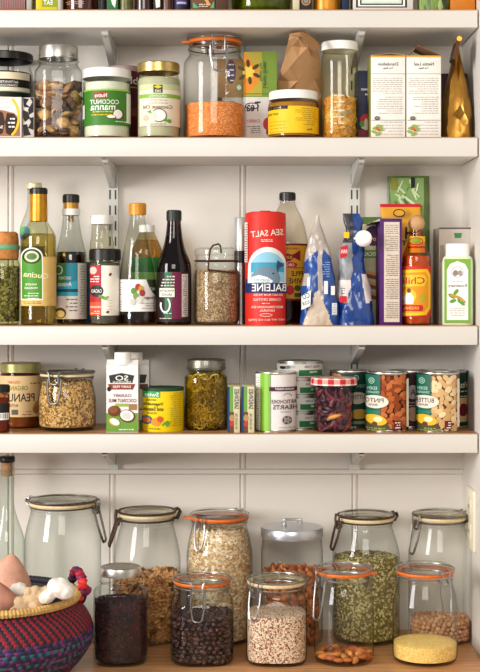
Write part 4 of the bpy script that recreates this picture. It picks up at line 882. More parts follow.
# seasoning jar black lid
t = bottle('seasoning_jar', 'seasoning jar with a wide black lid and red, white and orange label', 'jar', 2, 105, 14.8, 2.69, [(14.8, 318), (14.8, 266), (14.2, 262), (14, 258)], GL('#eeeee6', '#7a7a70'), (263, M('#5d5848', .8, 0, .35, 260, .5)))
rings_cap(t, 15.6, 249, 260.5, BLACKP, 'lid', 60)
L = Label(t, base=.0006); L.rect(90, 119, 265.5, 315.5, c_('#efe7d8')); L.rect(90, 101.5, 265.5, 315.5, c_('#b3242c')); L.rect(90, 101.5, 302, 315.5, c_('#d8502a')); L.ell(93.5, 270.5, 3.5, 3.8, c_('#e8c0b0')); L.lines(91, 99.5, 276, 281, 3, WH, 4, 1); L.ell(97, 291, 6.5, 6, c_('#2a2a22')); L.text('CACAO', 97, 291, 10, 3.6, WH); L.ell(103, 297.5, 4.5, 1.6, GRN, 25); L.ell(106, 298, 3, 1.3, c_('#7fae4a'), -30); L.text('ORGANIC', 96, 307, 10, 2, WH); L.lines(92, 100, 311, 313, 2, WH, 4, .6)
L.ell(110, 274.5, 1.2, 1.8, BRN, 30); L.ell(107.5, 312, 1.2, 1.6, BRN, 60); L.lines(107, 112, 300, 309, 4, c_('#c9b79a'), 3, .5); L.build()
# rice vinegar bottle, gold cap
t = bottle('rice_vinegar_bottle', 'clear flared bottle with an orange-gold cap and white label', 'bottle', 2, 137.5, 18.3, 2.69, [(18.3, 318), (18.2, 290), (16.8, 268), (13, 245), (9.2, 228), (7.3, 217), (7, 210)], GL('#f4f7f2', '#8a948c', 1.4), (303, GL('#c98f4a', '#5c3314')))
rings_cap(t, 8.6, 203.3, 215, M('#d8932a', .4, .2, .12, 90), 'cap', 36)
L = Label(t, base=.0006, rpx=18.1); L.rect(119, 156.5, 279.5, 311.5, c_('#f0ede8')); L.poly([(146, 279.5), (156.5, 279.5), (156.5, 297), (150, 290)], c_('#3c4030')); L.text('RICE', 152, 289, 5.5, 3, WH); L.lines(119.5, 123, 282, 309, 12, GRY, 3, .7)
for a, b, c in ((138, 287, '#b9342c'), (141, 289, '#c9a23c'), (134, 291, '#5f8a3a'), (136, 296, '#7a9a4c'), (142, 293, '#a83a3c'), (139, 300, '#dcd6cc'), (133, 302, '#c9c4ba')): L.ell(a, b, 2.8, 3.4, c_(c))
L.text('Vinegar', 149, 298, 12, 4, c_('#6b2a44')); L.lines(141, 154, 303, 308, 3, GRY, 5, .6); L.build()
# behind: oil bottle with white cap
t = bottle('olive_oil_bottle', 'amber oil bottle with a white cap and green label behind the clear flared bottle', 'bottle', 2, 147, 15.5, 2.77, [(15.5, 318), (15.5, 258), (14.5, 248), (9, 236), (7, 231)], GL('#efe2c0', '#8f7a40'), (240, GL('#ecd8a4', '#a8833c')))
rings_cap(t, 8, 225, 232.5, WHITEP, 'cap')
L = Label(t, base=.0006); L.rect(131, 163, 257, 272, c_('#2f8a3c')); L.rect(131, 163, 272, 284, c_('#9ccf6a')); L.rect(131, 163, 284, 300, c_('#4f9a4a')); L.build()
# Worcestershire
t = bottle('sauce_bottle', 'dark brown sauce bottle with a black cap and green and maroon label', 'bottle', 2, 174, 17.4, 2.69, [(17.4, 318), (17.4, 272), (16.3, 262), (11.5, 250), (9, 240), (7.4, 228), (6.6, 218)], GL('#7a4530', '#1d0a06', 1.3), (236, M('#1f0a06', .12, 0, .2, 60, coat=.8)))
rings_cap(t, 7.4, 210.3, 221, M('#20251c', .45, 0, .1, 90), 'cap', 24)
MB().add(lathe(t.prof([(7.7, 237), (7.2, 226)], False), 30), M('#5f4a40', .5, .2)).build('neck_label', t.o)
L = Label(t, base=.0006); L.rect(157.5, 190, 272, 322, c_('#241814')); L.rect(165, 176, 272, 319, c_('#2f6b4a')); L.rect(172, 181.5, 272, 319, c_('#6b1a3c')); L.rect(181.5, 187.5, 274, 317, c_('#cfc4bc')); L.lines(182.5, 187, 276, 316, 22, c_('#6b605a'), 3, .7); L.rect(160.5, 174.5, 288, 297, c_('#e8e0d0')); L.text('WORCESTER', 167.5, 290.7, 13, 2.2, BLK); L.text('SAUCE', 167.5, 294.6, 9, 2.4, BLK); L.ring(166, 305, 5, 8, 1.6, WH, 20, -60, 200); L.lines(162, 175, 276, 285, 4, c_('#d8cfc4'), 4, 1.2); L.lines(161, 172, 313, 318, 2, c_('#d8cfc4'), 4, .8); L.build()
# seed bail jar
t = T('bail_jar', 'round bail-wire jar of light brown seeds between the dark sauce and red canister', 'storage jar', 2, 216.3, 22.8, 2.69)
yb = HY+(CZ-t.z0)*F/t.d; q = t.prof([(20, yb), (22.3, yb-3), (22.8, yb-7), (22.8, 276), (22, 271), (20.8, 268)]); MB().add(lathe(q+t.prof([(21.6, 266.5), (21.6, 264), (20.6, 262.5), (20.6, 256), (21.6, 255)], False), 52), GLASS).build('glass_body', t.o)
MB().add(lathe(t.prof([(20, 255), (22.2, 254.5), (22.4, 252), (21.5, 249), (17, 247.5), (15, 248.6)], False)+[(0, t.h(249.6))], 52), LIDGLASS).build('glass_lid', t.o)
u, h = t.u, t.h; RW = M('#4a2f26', .5, .6, .3, 200)
MB().add(tube(coil(0, 350, u(21.6), h(261), 44), u(.8), 6, True), RW).add(tube([(-u(6.5), -u(22), h(272)), (-u(8), -u(24), h(270)), (-u(7.5), -u(24), h(262)), (-u(6), -u(23), h(250)), (-u(3), -u(21.5), h(246)), (u(2), -u(12), h(244.3)), (u(4), u(5), h(245.5)), (u(5), u(22), h(252))], u(.9), 6), RW).add(tube([(-u(7.5), -u(24), h(270)), (u(2), -u(24.5), h(271.5)), (u(14), -u(21), h(272.5)), (u(22), -u(10), h(272))], u(.8), 6), RW).build('wire_bail', t.o)
fill(t, q, 270, VOR(['#a5875f', '#8a6a45', '#c2a67c', '#6d5335'], 430, .9), 'cumin_seeds', 'light brown seeds in the bail-wire jar', 'seeds')
# grinder
t = T('pepper_grinder', 'slim silver cylinder with a black band behind the bail-wire jar', 'grinder', 2, 241, 6.6, 2.775)
MB().add(lathe([(0, 0), (t.R, 0), (t.R, t.h(261)), (t.R*1.02, t.h(261))], 30), STEEL).add(lathe([(t.R, t.h(252)), (t.R, t.h(218.5)), (t.R*.9, t.h(217.5)), (0, t.h(217.5))], 30), M('#c4c2be', .35, .6)).build('cylinder', t.o); MB().add(lathe([(t.R*1.05, t.h(263)), (t.R*1.05, t.h(251))], 30), BLACKP).build('black_band', t.o)
# red salt canister
t = T('salt_canister', 'tall bright red sea salt canister with a whale picture', 'canister', 2, 265.5, 20.4, 2.673)
H = t.h(213.5); R = t.R; SR = c_('#d42a20')
MB().add(lathe([(0, .001), (R*.97, .001), (R, .0), (R, H-.003), (R*.985, H), (R*.94, H), (R*.93, H-.004), (R*.2, H-.0045), (0, H-.0045)], 60), SR).build('cardboard_tube', t.o)
MB().add(lathe([(R*.9, H-.0045), (R*.9, H+.001), (R*.78, H+.0025), (R*.72, H-.001), (0, H-.0015)], 40), SR).add(box((0, -R*.55, H+.002), (R*.5, R*.3, .004), .001), SR).build('lid', t.o)
L = Label(t, base=.0003); LB = c_('#8fc6dc'); NV = c_('#1c2a5e'); SW = c_('#f0d8cc')
L.text('SEA SALT', 267, 233, 32, 6.2, SW, -5); L.lines(261, 273, 239.5, 241, 2, SW, 2, .7); L.rect(246, 288, 279, 291, NV)
L.poly([(248, 284)]+[(267.5-19*cos(pi*i/16), 267-20*sin(pi*i/16)) for i in range(17)]+[(287, 284)], c_('#e8e8e4')); L.poly([(251, 282)]+[(267.5-16.5*cos(pi*i/16), 268-16*sin(pi*i/16)) for i in range(17)]+[(284, 282)], LB)
L.rect(251.2, 283.8, 262.5, 263.5, c_('#4f8aa8')); L.rect(251.5, 283.5, 263.5, 272, c_('#3f9ab8'))
L.poly([(252, 276), (255, 271), (261, 267), (268, 266), (274, 268), (278, 272), (280, 278), (279, 283), (252, 283)], c_('#6f8799')); L.poly([(252, 277), (259, 275), (267, 277), (273, 281), (270, 284), (252, 284)], c_('#e6ecee')); L.ell(273, 273.5, 1, .8, BLK); L.poly([(277, 260), (284, 265), (279, 268), (277, 273), (276, 266)], c_('#2f4a6b')); L.lines(254, 270, 279, 282, 3, c_('#6b8496'), 2, .6)
L.rect(246, 288, 283, 293, NV); L.text('BALEINE', 269, 287.5, 33, 7.5, WH); L.text('SEA SALT FROM THE SEA', 268, 294.8, 28, 2, SW); L.text('COARSE CRYSTALS', 267, 299.5, 26, 2.6, SW); L.lines(262, 270, 303, 304, 1, SW, 2, .8); L.text('MEDITERRANEAN SEA', 267, 307, 30, 2.3, SW); L.text('NATURAL', 267, 310.5, 14, 2.3, SW); L.ring(266, 315, 6, 1.6, .5, SW); L.text('NET WT 26.5 OZ (750g)', 266.5, 320, 34, 2.3, SW)
L.rect(245.6, 248.5, 222, 262, SW); L.lines(246, 248.3, 224, 260, 16, NV, 4, .8); L.build('printing')
# cider vinegar
t = bottle('cider_vinegar_bottle', 'tall glass bottle with a black cap and yellow and maroon label behind the salt canister', 'bottle', 2, 287.5, 21.5, 2.757, [(21.5, 318), (21.5, 258), (20.5, 242), (16, 222), (10.5, 210), (8, 205), (7.2, 198)], GL('#f5f1e8', '#9a927c', 1.3), (296, GL('#a83a1c', '#4a140c')))
rings_cap(t, 8, 192.5, 200.5, BLACKP, 'cap', 30)
L = Label(t, base=.0006); L.rect(266, 309.5, 243.5, 300.5, c_('#7a1f24')); L.rect(266, 308.5, 245.5, 298.5, c_('#dba22a')); L.poly([(285, 256), (294, 254), (300, 250), (300, 261), (294, 258), (285, 260)], c_('#8a1a24')); L.ell(287, 257.5, 6, 4, c_('#8a1a24')); L.text('RAW', 287, 257.5, 9, 3, YEL); L.ell(291, 265, 6, 3, RED); L.text('ORG', 290, 265, 8, 3, WH); L.text('APPLE', 299, 273.5, 16, 5, BLK); L.text('CIDER', 292, 280, 12, 4, BLK) if 0 else L.text('VINE', 295, 281, 13, 5.6, BLK); L.ell(290, 290, 4, 5, RED); L.ell(297, 288, 3, 3, c_('#3a5a2c')); L.rect(294, 302, 293, 297, c_('#3a5a2c')); L.text('ORGANIC', 290, 248.5, 16, 2, c_('#7a1f24')); L.lines(292, 303, 267.5, 269, 1, BLK, 2, .7); L.build()
# clear and blue snack bag
BLU = M('#174690', .3, 0, .15, 50, .2, coat=.3)
CLB = M('#b3a79d', .28, 0, .2, 40, .35, coat=.4); CLW = M('#c9b6a0', .5, 0, .12, 30, .4, coat=.3)
def fbag(c):
    z, x = c.z, c.x+.003*noise.noise(Vector((c.x*60, c.z*60, 2)))
    if z < .064 and abs(x+.004) < .026*(1-z/.064)+.003: return CLW
    if z > .150-.9*abs(x-.002): return CLB
    if abs(x-.001-.02*(.1-z)*.2) < .0045: return CLB
    if x < -.020 and .075 < z < .10: return CLB
    return BLU
o, d = bag('flour_bag', 'blue and clear plastic bag gathered to a point, right of the vinegar bottle', 'bag', 2, 319, 2.69, [(319, 38, .055, 325), (319, 38, .055, 312), (319, 35, .050, 296), (318.5, 31, .042, 275), (318, 25, .03, 255), (317.5, 16, .018, 238), (317.5, 6, .008, 224), (317.5, 3, .004, 215)], fbag, .055, .005, seed=4, part='plastic_bag', exp=3, fr=34, k=14, n=110)
class B:  # printing on a bag front
    pass
def print_on(o, d, cx, row, yf, name, fn, dep):
    t = B(); t.o = o; t.cx = cx; t.df = d-dep; t.z0 = ZT[row]; t.R = 1; t.rpx = 1; t.u = lambda p: p*d/F
    L = Label(t, cyl=False, y0=-dep, base=.0006); fn(L); return L.build(name)
def p1(L):
    L.poly([(300.5, 296), (310, 290), (309.5, 306), (300.5, 310)], WH); L.text('CO', 305, 296, 7.5, 5.5, c_('#1b3f88'), -20); L.text('FLOUR', 305, 303, 7.5, 3.5, c_('#1b3f88'), -20); L.rect(323, 327, 281, 294, c_('#e6e2dc')); L.rect(330, 334, 286, 295, c_('#e6e2dc')); L.rect(331, 336, 303, 315, c_('#d6d8dc')); L.lines(322, 329, 262, 276, 7, c_('#9ab4dc'), 4, .6); L.lines(331.4, 335.4, 304, 314, 7, GRY, 4, .5)
print_on(o, d, 319, 2, 0, 'printing', p1, .0300)
# blue bag with white clip
def bb(c):
    z, x = c.z, c.x+.003*noise.noise(Vector((c.x*60, c.z*60, 5)))
    if z > .158: return DKB if x < -.003 else BLU2
    if z < .036+.01*abs(x)/.03: return BLU2
    w_ = .0085+.010*max(0, (.10-z)/.07)
    if abs(x-.002) < w_: return BLU2
    if x > 0: return WB if z < .10 else BLU2
    return GB if z > .085 else WB
DKB = M('#2b2c33', .35, 0, .3, 60, .4); BLU2 = M('#0f3d86', .25, 0, .3, 40, .5, coat=.4); WB = M('#d9cfc9', .4, 0, .08, 60, .2); GB = M('#8a8c90', .4, 0, .25, 50, .3)
o, d = bag('pasta_bag', 'blue and white bag twisted at the top and held by a white round clip', 'bag', 2, 355, 2.69, [(355, 35, .05, 325), (355, 34, .05, 305), (353.5, 30, .045, 280), (351.5, 24, .035, 258), (352, 20, .02, 244), (353, 17, .016, 232), (353.5, 19, .014, 222), (352.5, 17, .006, 213.5)], bb, .05, .006, seed=9, part='plastic_bag', exp=2.6, fr=36, k=12, n=110)
def p2(L):
    L.poly([(339, 247), (347, 245), (346, 256), (339, 259)], RED); L.text('PAN', 342.8, 251.5, 6, 4, WH); L.rect(342.5, 348, 232, 238, YEL); L.rect(338.5, 345.5, 296, 302.5, RED); L.lines(339, 344, 288, 293, 3, c_('#3a3a50'), 3, .7)
print_on(o, d, 355, 2, 0, 'printing', p2, .0285)
cl = T('bag_clip', 'round white plastic clip on the twisted neck of the blue bag', 'clip', 2, 363.5, 8.2, 2.66, z=PZ(240, 2.68)); 
MB().add(lathe([(0, 0), (cl.R*.9, 0), (cl.R, .0015), (cl.R, .010), (cl.R*.9, .012), (0, .012)], 40), WHITEP, Matrix.Rotation(radians(62), 4, 'X')).build('disc', cl.o)
MB().add(box((-cl.R*.75, .012, .003), (.014, .022, .004), .001), WHITEP).build('jaw', cl.o)
# packet behind with purple oval
t = boxT('cookie_packet', 'pale green and cream packet with a purple oval behind the blue clipped bag', 'packet', 2, 362, 381, 217, 2.775, .03, c_('#b9b090')); L = t.lab
L.rect(362, 381, 217, 224, c_('#4f6a2a')); L.ell(373, 236, 9, 10, c_('#3c1c3c')); L.text('Local', 373, 238, 12, 4.5, c_('#d8a24a'), 20); L.rect(362, 381, 250, 258, c_('#6b8a2c')); L.text('LOCAL', 371, 254, 14, 4, WH)
for y in (275, 285, 295): L.ell(371, y, 8, 3.6, c_('#c98f50'), 15); L.ell(371, y+1.6, 7.4, 2, c_('#6b3c1c'), 15)
L.build('printing')
# purple box
t = boxT('purple_cracker_box', 'narrow purple box with a cream panel of small print', 'box', 2, 380, 402, 218.5, 2.69, .09, PUR, rz=0); L = t.lab
L.rect(384, 399.5, 222, 322, c_('#d8c9b8')); 
for a, b, n in ((225, 233, 5), (236, 250, 8), (255, 275, 11), (279, 298, 10), (302, 317, 8)): L.lines(385.5, 398.5, a, b, n, c_('#7a6a62'), int(a), .6)
L.build('printing')
MB().add(prism([(-t.W/2, t.H), (t.W/2-.001, t.H), (t.W/2-.001, t.H+.0012), (-t.W/2-.02, t.H-.008), (-t.W/2-.02, t.H-.009)], 'y', -.044, .044), M('#b3aa9c', .6)).build('flap', t.o, flat=True)
# yellow bag with red top
o, d = bag('rice_noodle_bag', 'orange-yellow bag with a red wavy top edge behind the purple box', 'bag', 2, 401, 2.785, [(401, 36, .03, 325), (401, 38, .03, 300), (400.5, 39, .028, 250), (400.5, 40, .016, 215), (400.5, 41, .004, 204)], lambda c: RED if c.z > PZ(207.5, 2.8)-ZT[2]-.03*abs(c.x)/.04*.0 else c_('#e2a32c'), .03, .002, seed=12, part='plastic_bag', exp=5)
print_on(o, d, 401, 2, 0, 'printing', lambda L: (L.text('H', 409, 233, 10, 12, BLK), L.text('EST', 408, 243, 16, 5, BLK), L.ell(398, 213, 6, 4, BLK), L.ell(398, 213, 5, 3, c_('#e2a32c')), L.text('DUM', 405, 265, 14, 6, BLK)), .0185)
# green bag behind
o, d = bag('rice_noodle_bag', 'tall dark green bag picturing pale green noodles, the hindmost packet', 'bag', 2, 409, 2.825, [(409, 37, .02, 325), (409, 39, .02, 280), (409, 41, .016, 220), (408.5, 42, .005, 176)], M('#55701c', .35, 0, .25, 40, .2, coat=.3), .02, .0015, seed=14, part='plastic_bag', exp=5)
def p3(L):
    L.rect(390, 423, 178, 225, c_('#86a860')); rg = random.Random(3)
    for i in range(34):
        x = rg.uniform(393, 420); y = rg.uniform(181, 216); a = radians(rg.choice((35, 50, 65, 110))+rg.uniform(-10, 10)); l = rg.uniform(3, 8)
        x0, y0, x1, y1 = x-l*cos(a), y-l*sin(a), x+l*cos(a), y+l*sin(a)
        if min(x0, x1) < 390.5 or max(x0, x1) > 422 or min(y0, y1) < 178.5: continue
        L.poly([(x0-.8, y0+.5), (x0+.8, y0-.5), (x1+.8, y1-.5), (x1-.8, y1+.5)], c_(rg.choice(('#dfe8c4', '#7fa65c', '#c9dcae', '#4f7a34', '#eef2dc'))))
    L.rect(390, 396, 178, 190, c_('#8f8a2c')); L.rect(410, 414, 177.5, 188, BLK)
print_on(o, d, 409, 2, 0, 'printing', p3, .0125)
# hot sauce
t = bottle('hot_sauce_bottle', 'hot sauce bottle with a round wooden cap and yellow label', 'bottle', 2, 416.5, 14.2, 2.685, [(14.2, 318), (14.2, 262), (12.6, 253), (8.8, 243), (7.6, 236), (7, 230)], GL('#f4d0a0', '#a85a2c', 1.3), (256, M('#c25a1c', .3, 0, .3, 60)))
MB().add((lambda vf: ([(x*t.u(8.2), y*t.u(8.2), z*t.u(8.8)+t.h(223.5)) for x, y, z in vf[0]], vf[1]))(blob(1, 1, 1, 0, 1, 0, 3)), M('#c99a68', .55, 0, .15, 60, .2)).build('wooden_cap', t.o)
L = Label(t, base=.0005, rpx=8.4); L.rect(408, 425, 236, 252.5, c_('#e8b41c')); L.rect(408, 425, 246, 248, RED); L.ell(416, 240, 5, 2.6, c_('#7a9a2c')); L.ring(416, 241, 7, 4, .9, RED); L.build('neck_label')
L = Label(t, base=.0006); L.rect(402, 431, 266, 317, c_('#c8321a')); L.poly([(402, 270), (427, 269), (430, 275), (430, 308), (426, 315), (402, 316)], YEL); L.poly([(402, 273), (425, 272), (428, 277), (428, 306), (424, 312), (402, 313)], c_('#e8951c'))
L.poly([(402, 275), (424, 275), (427, 279), (424, 286), (402, 287)], c_('#e8c22c')); L.text('Chili', 414, 280.5, 21, 7, RED); L.ell(409.5, 296, 7, 7, c_('#e8c22c')); L.poly([(405, 304), (404.5, 297), (407.5, 293), (411, 293), (414, 297), (413.5, 304)], WH); L.ell(409.3, 290.5, 1.9, 2.3, c_('#6b3a20')); L.ell(422, 298, 2.6, 5, c_('#b9a62c'))
L.poly([(402, 305), (422, 305), (423, 308), (422, 311), (402, 311)], RED); L.text('ORIGINAL', 411.5, 308, 15, 3, YEL); L.build()
# box behind right
t = boxT('tea_carton', 'grey-cream carton with a small green bowl mark behind the white spice tin', 'box', 2, 439, 476, 227.5, 2.755, .08, c_('#c9c0b6')); L = t.lab
L.rect(439, 476, 227.5, 229, c_('#5a5048')); L.poly([(454, 233), (462, 233), (461, 238), (455, 238)], c_('#3f8a4a')); L.rect(440, 444, 245, 262, c_('#a89c94')); L.ell(473.5, 290, 2, 14, c_('#8a7460')); L.lines(441, 475, 262, 320, 12, c_('#a39a90'), 4, .8); L.build('printing')
# garlic tin: white tin, green label
t = T('spice_tin', 'rounded white shaker with a green-edged label picturing leaves and ginger root', 'spice shaker', 2, 457.5, 15.6, 2.685)
u, h = t.u, t.h
q = loft([(0, 0, t.R*2*.97, t.R*1.3, 0), (0, 0, t.R*2, t.R*1.36, .002), (0, 0, t.R*2, t.R*1.36, h(263)), (0, 0, t.R*1.86, t.R*1.2, h(258)), (0, 0, t.R*1.6, t.R*1.05, h(256))], 56, 3.4)
MB().add(q, M('#dfeacb', .35, 0, .05, 60)).build('tin_body', t.o)
MB().add(loft([(0, 0, t.R*1.52, t.R*1.0, h(257)), (0, 0, t.R*1.52, t.R*1.0, h(245.5)), (0, 0, t.R*1.42, t.R*.92, h(243.8))], 48, 3.4), WHITEP).build('cap', t.o)
t.df = t.d-t.R*.68; L = Label(t, cyl=False, y0=-t.R*.68, base=.0005)
GG = c_('#7aa838'); L.rect(444.5, 470.5, 259, 323, GG); L.poly([(447, 320), (447, 270), (450, 264), (457.5, 261), (465, 264), (468, 270), (468, 320)], c_('#f6f3ea')); L.ring(457.5, 272, 6, 5.5, .6, GRY); L.ell(455.5, 273, 2.6, 3, c_('#8a8078')); L.ell(460, 273, 2.4, 2.8, c_('#a0968e')); L.lines(452, 463, 281.5, 283, 1, GRY, 3, .7); L.text('Rosemary', 457.5, 286, 19, 3.6, c_('#4a443c'))
for a, b, rx, ry, ro in ((452, 296, 4, 2, 30), (456, 292, 3.5, 1.8, -50), (453, 301, 3.5, 1.8, -20), (462, 303, 3.5, 1.8, 40), (459, 300, 3.2, 1.6, 80)): L.ell(a, b, rx, ry, c_('#5f9a34'), ro)
L.poly([(450, 294), (456, 295), (461, 297), (466, 302), (465, 303), (460, 299), (455, 297.5), (450, 296)], c_('#c9923c')); L.lines(450, 465, 308, 315, 4, GRY, 3, .5); L.build()
# ------------------------------------------------------------------ shelf of cans (row 3)
t = bottle('spice_bottle', 'little spice bottle with a black lid and barcode label at the left edge', 'jar', 3, 1, 8.5, 2.67, [(8.5, 428), (8.5, 396), (8, 393)], GL('#d8b08c', '#5a3420'), (398, M('#8a4526', .8, 0, .3, 200)))
rings_cap(t, 8.6, 384.5, 392.5, BLACKP, 'lid', 40)
L = Label(t, base=.0005); L.rect(-7, 9.6, 403.5, 420, BLK); L.rect(-2, 8.5, 413, 420, WH)
for i in range(6): L.rect(-1.5+i*1.6, -1.0+i*1.6, 413.6, 418.5, BLK)
L.build()
# peanut butter
t = bottle('peanut_butter_jar', 'peanut butter jar with a gold-green lid and cream label', 'jar', 3, 20.5, 20.8, 2.745, [(20.8, 424), (20.8, 379), (19.5, 374.5), (18.8, 372)], GL('#e0c49c', '#6b4a2a'), (374, M('#8c5424', .5, 0, .12, 60)))
rings_cap(t, 20.2, 362.5, 371.5, M('#a8a268', .35, .7, .15, 90), 'lid', 0)
L = Label(t, base=.0006); L.rect(-2, 42, 376, 417, c_('#d9bb88')); L.text('CREAMY', 14, 382.2, 13, 3, c_('#c03a2a')); L.text('ORGANIC', 17, 388, 21, 4.6, c_('#6b7a2a')); L.text('PEANUT', 18.5, 397.5, 31, 8.2, c_('#2c2a30')); L.text('BUTTER', 13.5, 405.5, 9, 2.6, BRN); L.lines(30, 39, 383, 384, 1, BRN, 3, 1); L.ell(36.5, 407, 3.6, 6, c_('#b9803c'), 15); L.ell(35, 410, 3, 4, c_('#a36a2c'), -10); L.lines(22, 31, 411, 414, 2, c_('#a86a4a'), 4, 1); L.rect(12, 18, 409.5, 414.5, c_('#5a5a50')); L.build()
# granola jar
t, q = clipjar('short round clip-top jar packed with brown seeds and grain, next to the peanut butter', 67, 2.686, 28.8, 26, 370.5, 375, 381, 398, RUBW, M('#77736c', .45, .9, .2, 200), -25, row=3, lever=25, lw=6, swing=3, rn=25)
fill(t, q+[(t.u(25), t.h(377))], 381, M('#a1814a', .8, 0, .4, 260, .8), 'granola', 'brown puffed grain filling the short round clip-top jar', 'granola',
     grains=(2600, (.0036, .0026, .0016), ('#c4944a', '#8f5f26', '#dcb470', '#6b4518', '#cfa052'), 21))
# coconut milk cartons
def milk(label, x0, x1, ytop, df, dep, full=True):
    t = T('coconut_milk_carton', label, 'drink carton', 3, (x0+x1)/2, (x1-x0)/2, df, 'coconut milk cartons', turn=False)
    W = (x1-x0)*df/F; t.d = df; t.o.location = (PX((x0+x1)/2, df), df+dep/2, t.z0); h = lambda y: PZ(y, df)-t.z0; a, b = W/2, dep/2
    ys, yt = ytop+13, ytop+7.5
    zs, zt = h(ys), h(yt)
    v = [(-a, -b, 0), (a, -b, 0), (a, b, 0), (-a, b, 0), (-a, -b, zs), (a, -b, zs), (a, b, zs), (-a, b, zs), (-a, -b*.35, zt), (a, -b*.35, zt), (a, b, zt), (-a, b, zt)]
    f = [(3, 2, 1, 0), (0, 1, 5, 4), (1, 2, 6, 5), (2, 3, 7, 6), (3, 0, 4, 7), (4, 5, 9, 8), (5, 6, 10, 9), (6, 7, 11, 10), (7, 4, 8, 11), (8, 9, 10, 11)]
    MB().add((v, f), c_('#ece8e4')).build('carton', t.o, flat=True)
    zc = (zs+zt)/2; m = MB().add(lathe([(W*.31, -.004), (W*.31, .003), (W*.27, .004), (W*.27, h(ytop)-zc-.0015), (W*.25, h(ytop)-zc), (0, h(ytop)-zc)], 32), WHITEP, Matrix.Translation((0, -b*.25, zc)))
    m.build('screw_cap', t.o)
    L = Label(t, cyl=False, y0=-b, base=.0004); X = lambda p: x0+p
    if full:
        L.rect(x0, x1, 413, 432, c_('#6f9a3c')); L.poly([(X(0), 413), (X(12), 409), (X(31), 413), (X(31), 420), (X(0), 420)], c_('#6f9a3c')) if 0 else None
        L.poly([(X(2.5), 375.5), (X(15), 373), (X(28), 375.5), (X(26), 383), (X(4), 383)], c_('#33332e')); L.text('SO', X(15.5), 378, 13, 5.2, WH); L.text('DELICIOUS', X(15.5), 382, 18, 1.8, WH)
        L.poly([(X(1.5), 384), (X(29), 384), (X(26.5), 389.5), (X(4), 389.5)], c_('#8a3c24')); L.text('DAIRY FREE', X(15.5), 386.7, 18, 2.4, WH); L.ell(X(2.8), 389, 2, 2.4, BLK); L.text('CULINARY', X(16), 395.5, 18, 3, c_('#8a3a44')); L.text('COCONUT MILK', X(16), 400.5, 28, 3.6, c_('#7a3a3a')); L.rect(X(9), X(22), 403.5, 406.5, c_('#9ab04a')); L.rect(X(22.5), X(30.5), 404, 410, c_('#a07a4a'))
        L.ell(X(8), 411, 6.5, 5.5, BRN); L.ell(X(7), 409.5, 4.5, 3.6, c_('#8a5428')); L.ell(X(21), 416, 8, 6.4, BRN, 15); L.ell(X(20.6), 415.5, 6.8, 5.2, WH, 15); L.ell(X(20.6), 415.8, 4.6, 3.4, c_('#d8d4ca'), 15); L.ell(X(8), 422, 6, 3.6, c_('#d8a83c'), 25); L.ell(X(8.5), 421.7, 5, 3, WH, 25); L.lines(X(6), X(28), 429, 430, 1, WH, 4, 1)
    else:
        L.poly([(X(2.5), 374.5), (X(28), 374.5), (X(26), 383), (X(4), 383)], c_('#33332e')); L.text('SO', X(15), 377.5, 12, 5, WH); L.rect(X(1.5), X(29), 384, 389, c_('#7a3420')); L.rect(x0, x1, 413, 430, c_('#6f9a3c')); L.ell(X(21), 415, 8, 6.4, BRN); L.ell(X(21), 415, 6.8, 5.2, WH)
    L.build('printing'); return t
milk('white coconut milk carton with green base, the front one of the two', 106.3, 138, 352.5, 2.68, .045)
milk('white coconut milk carton mostly hidden behind the front one', 119, 149, 352.5, 2.745, .045, False)
# bouillon tin
t = T('bouillon_tin', 'bright yellow tin with a dark green lid and vegetable picture', 'tin', 3, 163, 21, 2.685); R = t.R; H = t.h(388.3)
MB().add(lathe([(0, .001), (R*.97, 0), (R*.99, .002), (R*.985, H-.002), (R*.98, H), (0, H)], 56), c_('#f0cf12', .35)).build('tin_body', t.o)
MB().add(lathe([(R*.99, H-.0035), (R*1.0, H-.003), (R*1.0, H+.002), (R*.97, H+.003), (R*.9, H+.002), (0, H+.002)], 56), c_('#1f4a2a')).build('lid', t.o)
L = Label(t, base=.0004); L.rect(143, 160, 391.5, 397.5, c_('#2fa04a')); L.text('Swiss', 152, 394.5, 14, 4.2, WH); L.text('NATURAL', 151, 400, 10, 2, BLK); L.text('Vegetable', 153.5, 404.3, 19.5, 4, BLK); L.text('and Season', 153.5, 408.8, 19.5, 4, BLK); L.text('BOUILLON', 152, 413, 9, 1.8, BLK); L.ell(147, 420, 5.6, 4.4, c_('#1c5a7a')); L.ell(147, 420, 4, 2.8, c_('#c9682a')); L.ell(156, 422, 4.5, 4, c_('#e08a1c')); L.ell(160, 419, 3, 3, c_('#c9502a')); L.ell(165, 423, 4, 1.2, GRN, -35); L.ell(168, 424, 3.4, 1.1, GRN, -55); L.lines(170, 181, 393, 425, 16, c_('#a8901c'), 4, .6); L.lines(146, 160, 428.2, 430, 1, BLK, 4, .8); L.build('printing')
# pickle mason jar
t = T('mason_jar', 'mason jar of olive green pickled rings with a pewter-coloured screw lid', 'mason jar', 3, 206, 21.5, 2.705)
q = jar_body(t, 21.5, 17.5, 372, 379, 368, 2.3, mat=GL('#eee8c4', '#8f8850', 1.2))
screwlid(t, 19.3, 359, 368.5, M('#8f8b80', .35, .9, .15, 90), 'screw_lid', 48)
fill(t, q, 377, GL('#eadf9c', '#a89a48', .3), 'pickling_brine', 'yellow-green brine in the mason jar of pickled rings', 'brine', n=2, k=.95)
def ringm(s):
    rg = random.Random(s); P = [(.0088*cos(2*pi*i/18)*(1+.15*sin(i+s)), .0078*sin(2*pi*i/18), .0015*sin(3*i+s)) for i in range(18)]
    return tube(P, .0019, 8, True)
pm = [mesh_of(ringm(s), M(c, .4, 0, .25, 120, .3)) for s, c in enumerate(('#c4ad4c', '#a8923a', '#dcc870', '#8f7c30'))]
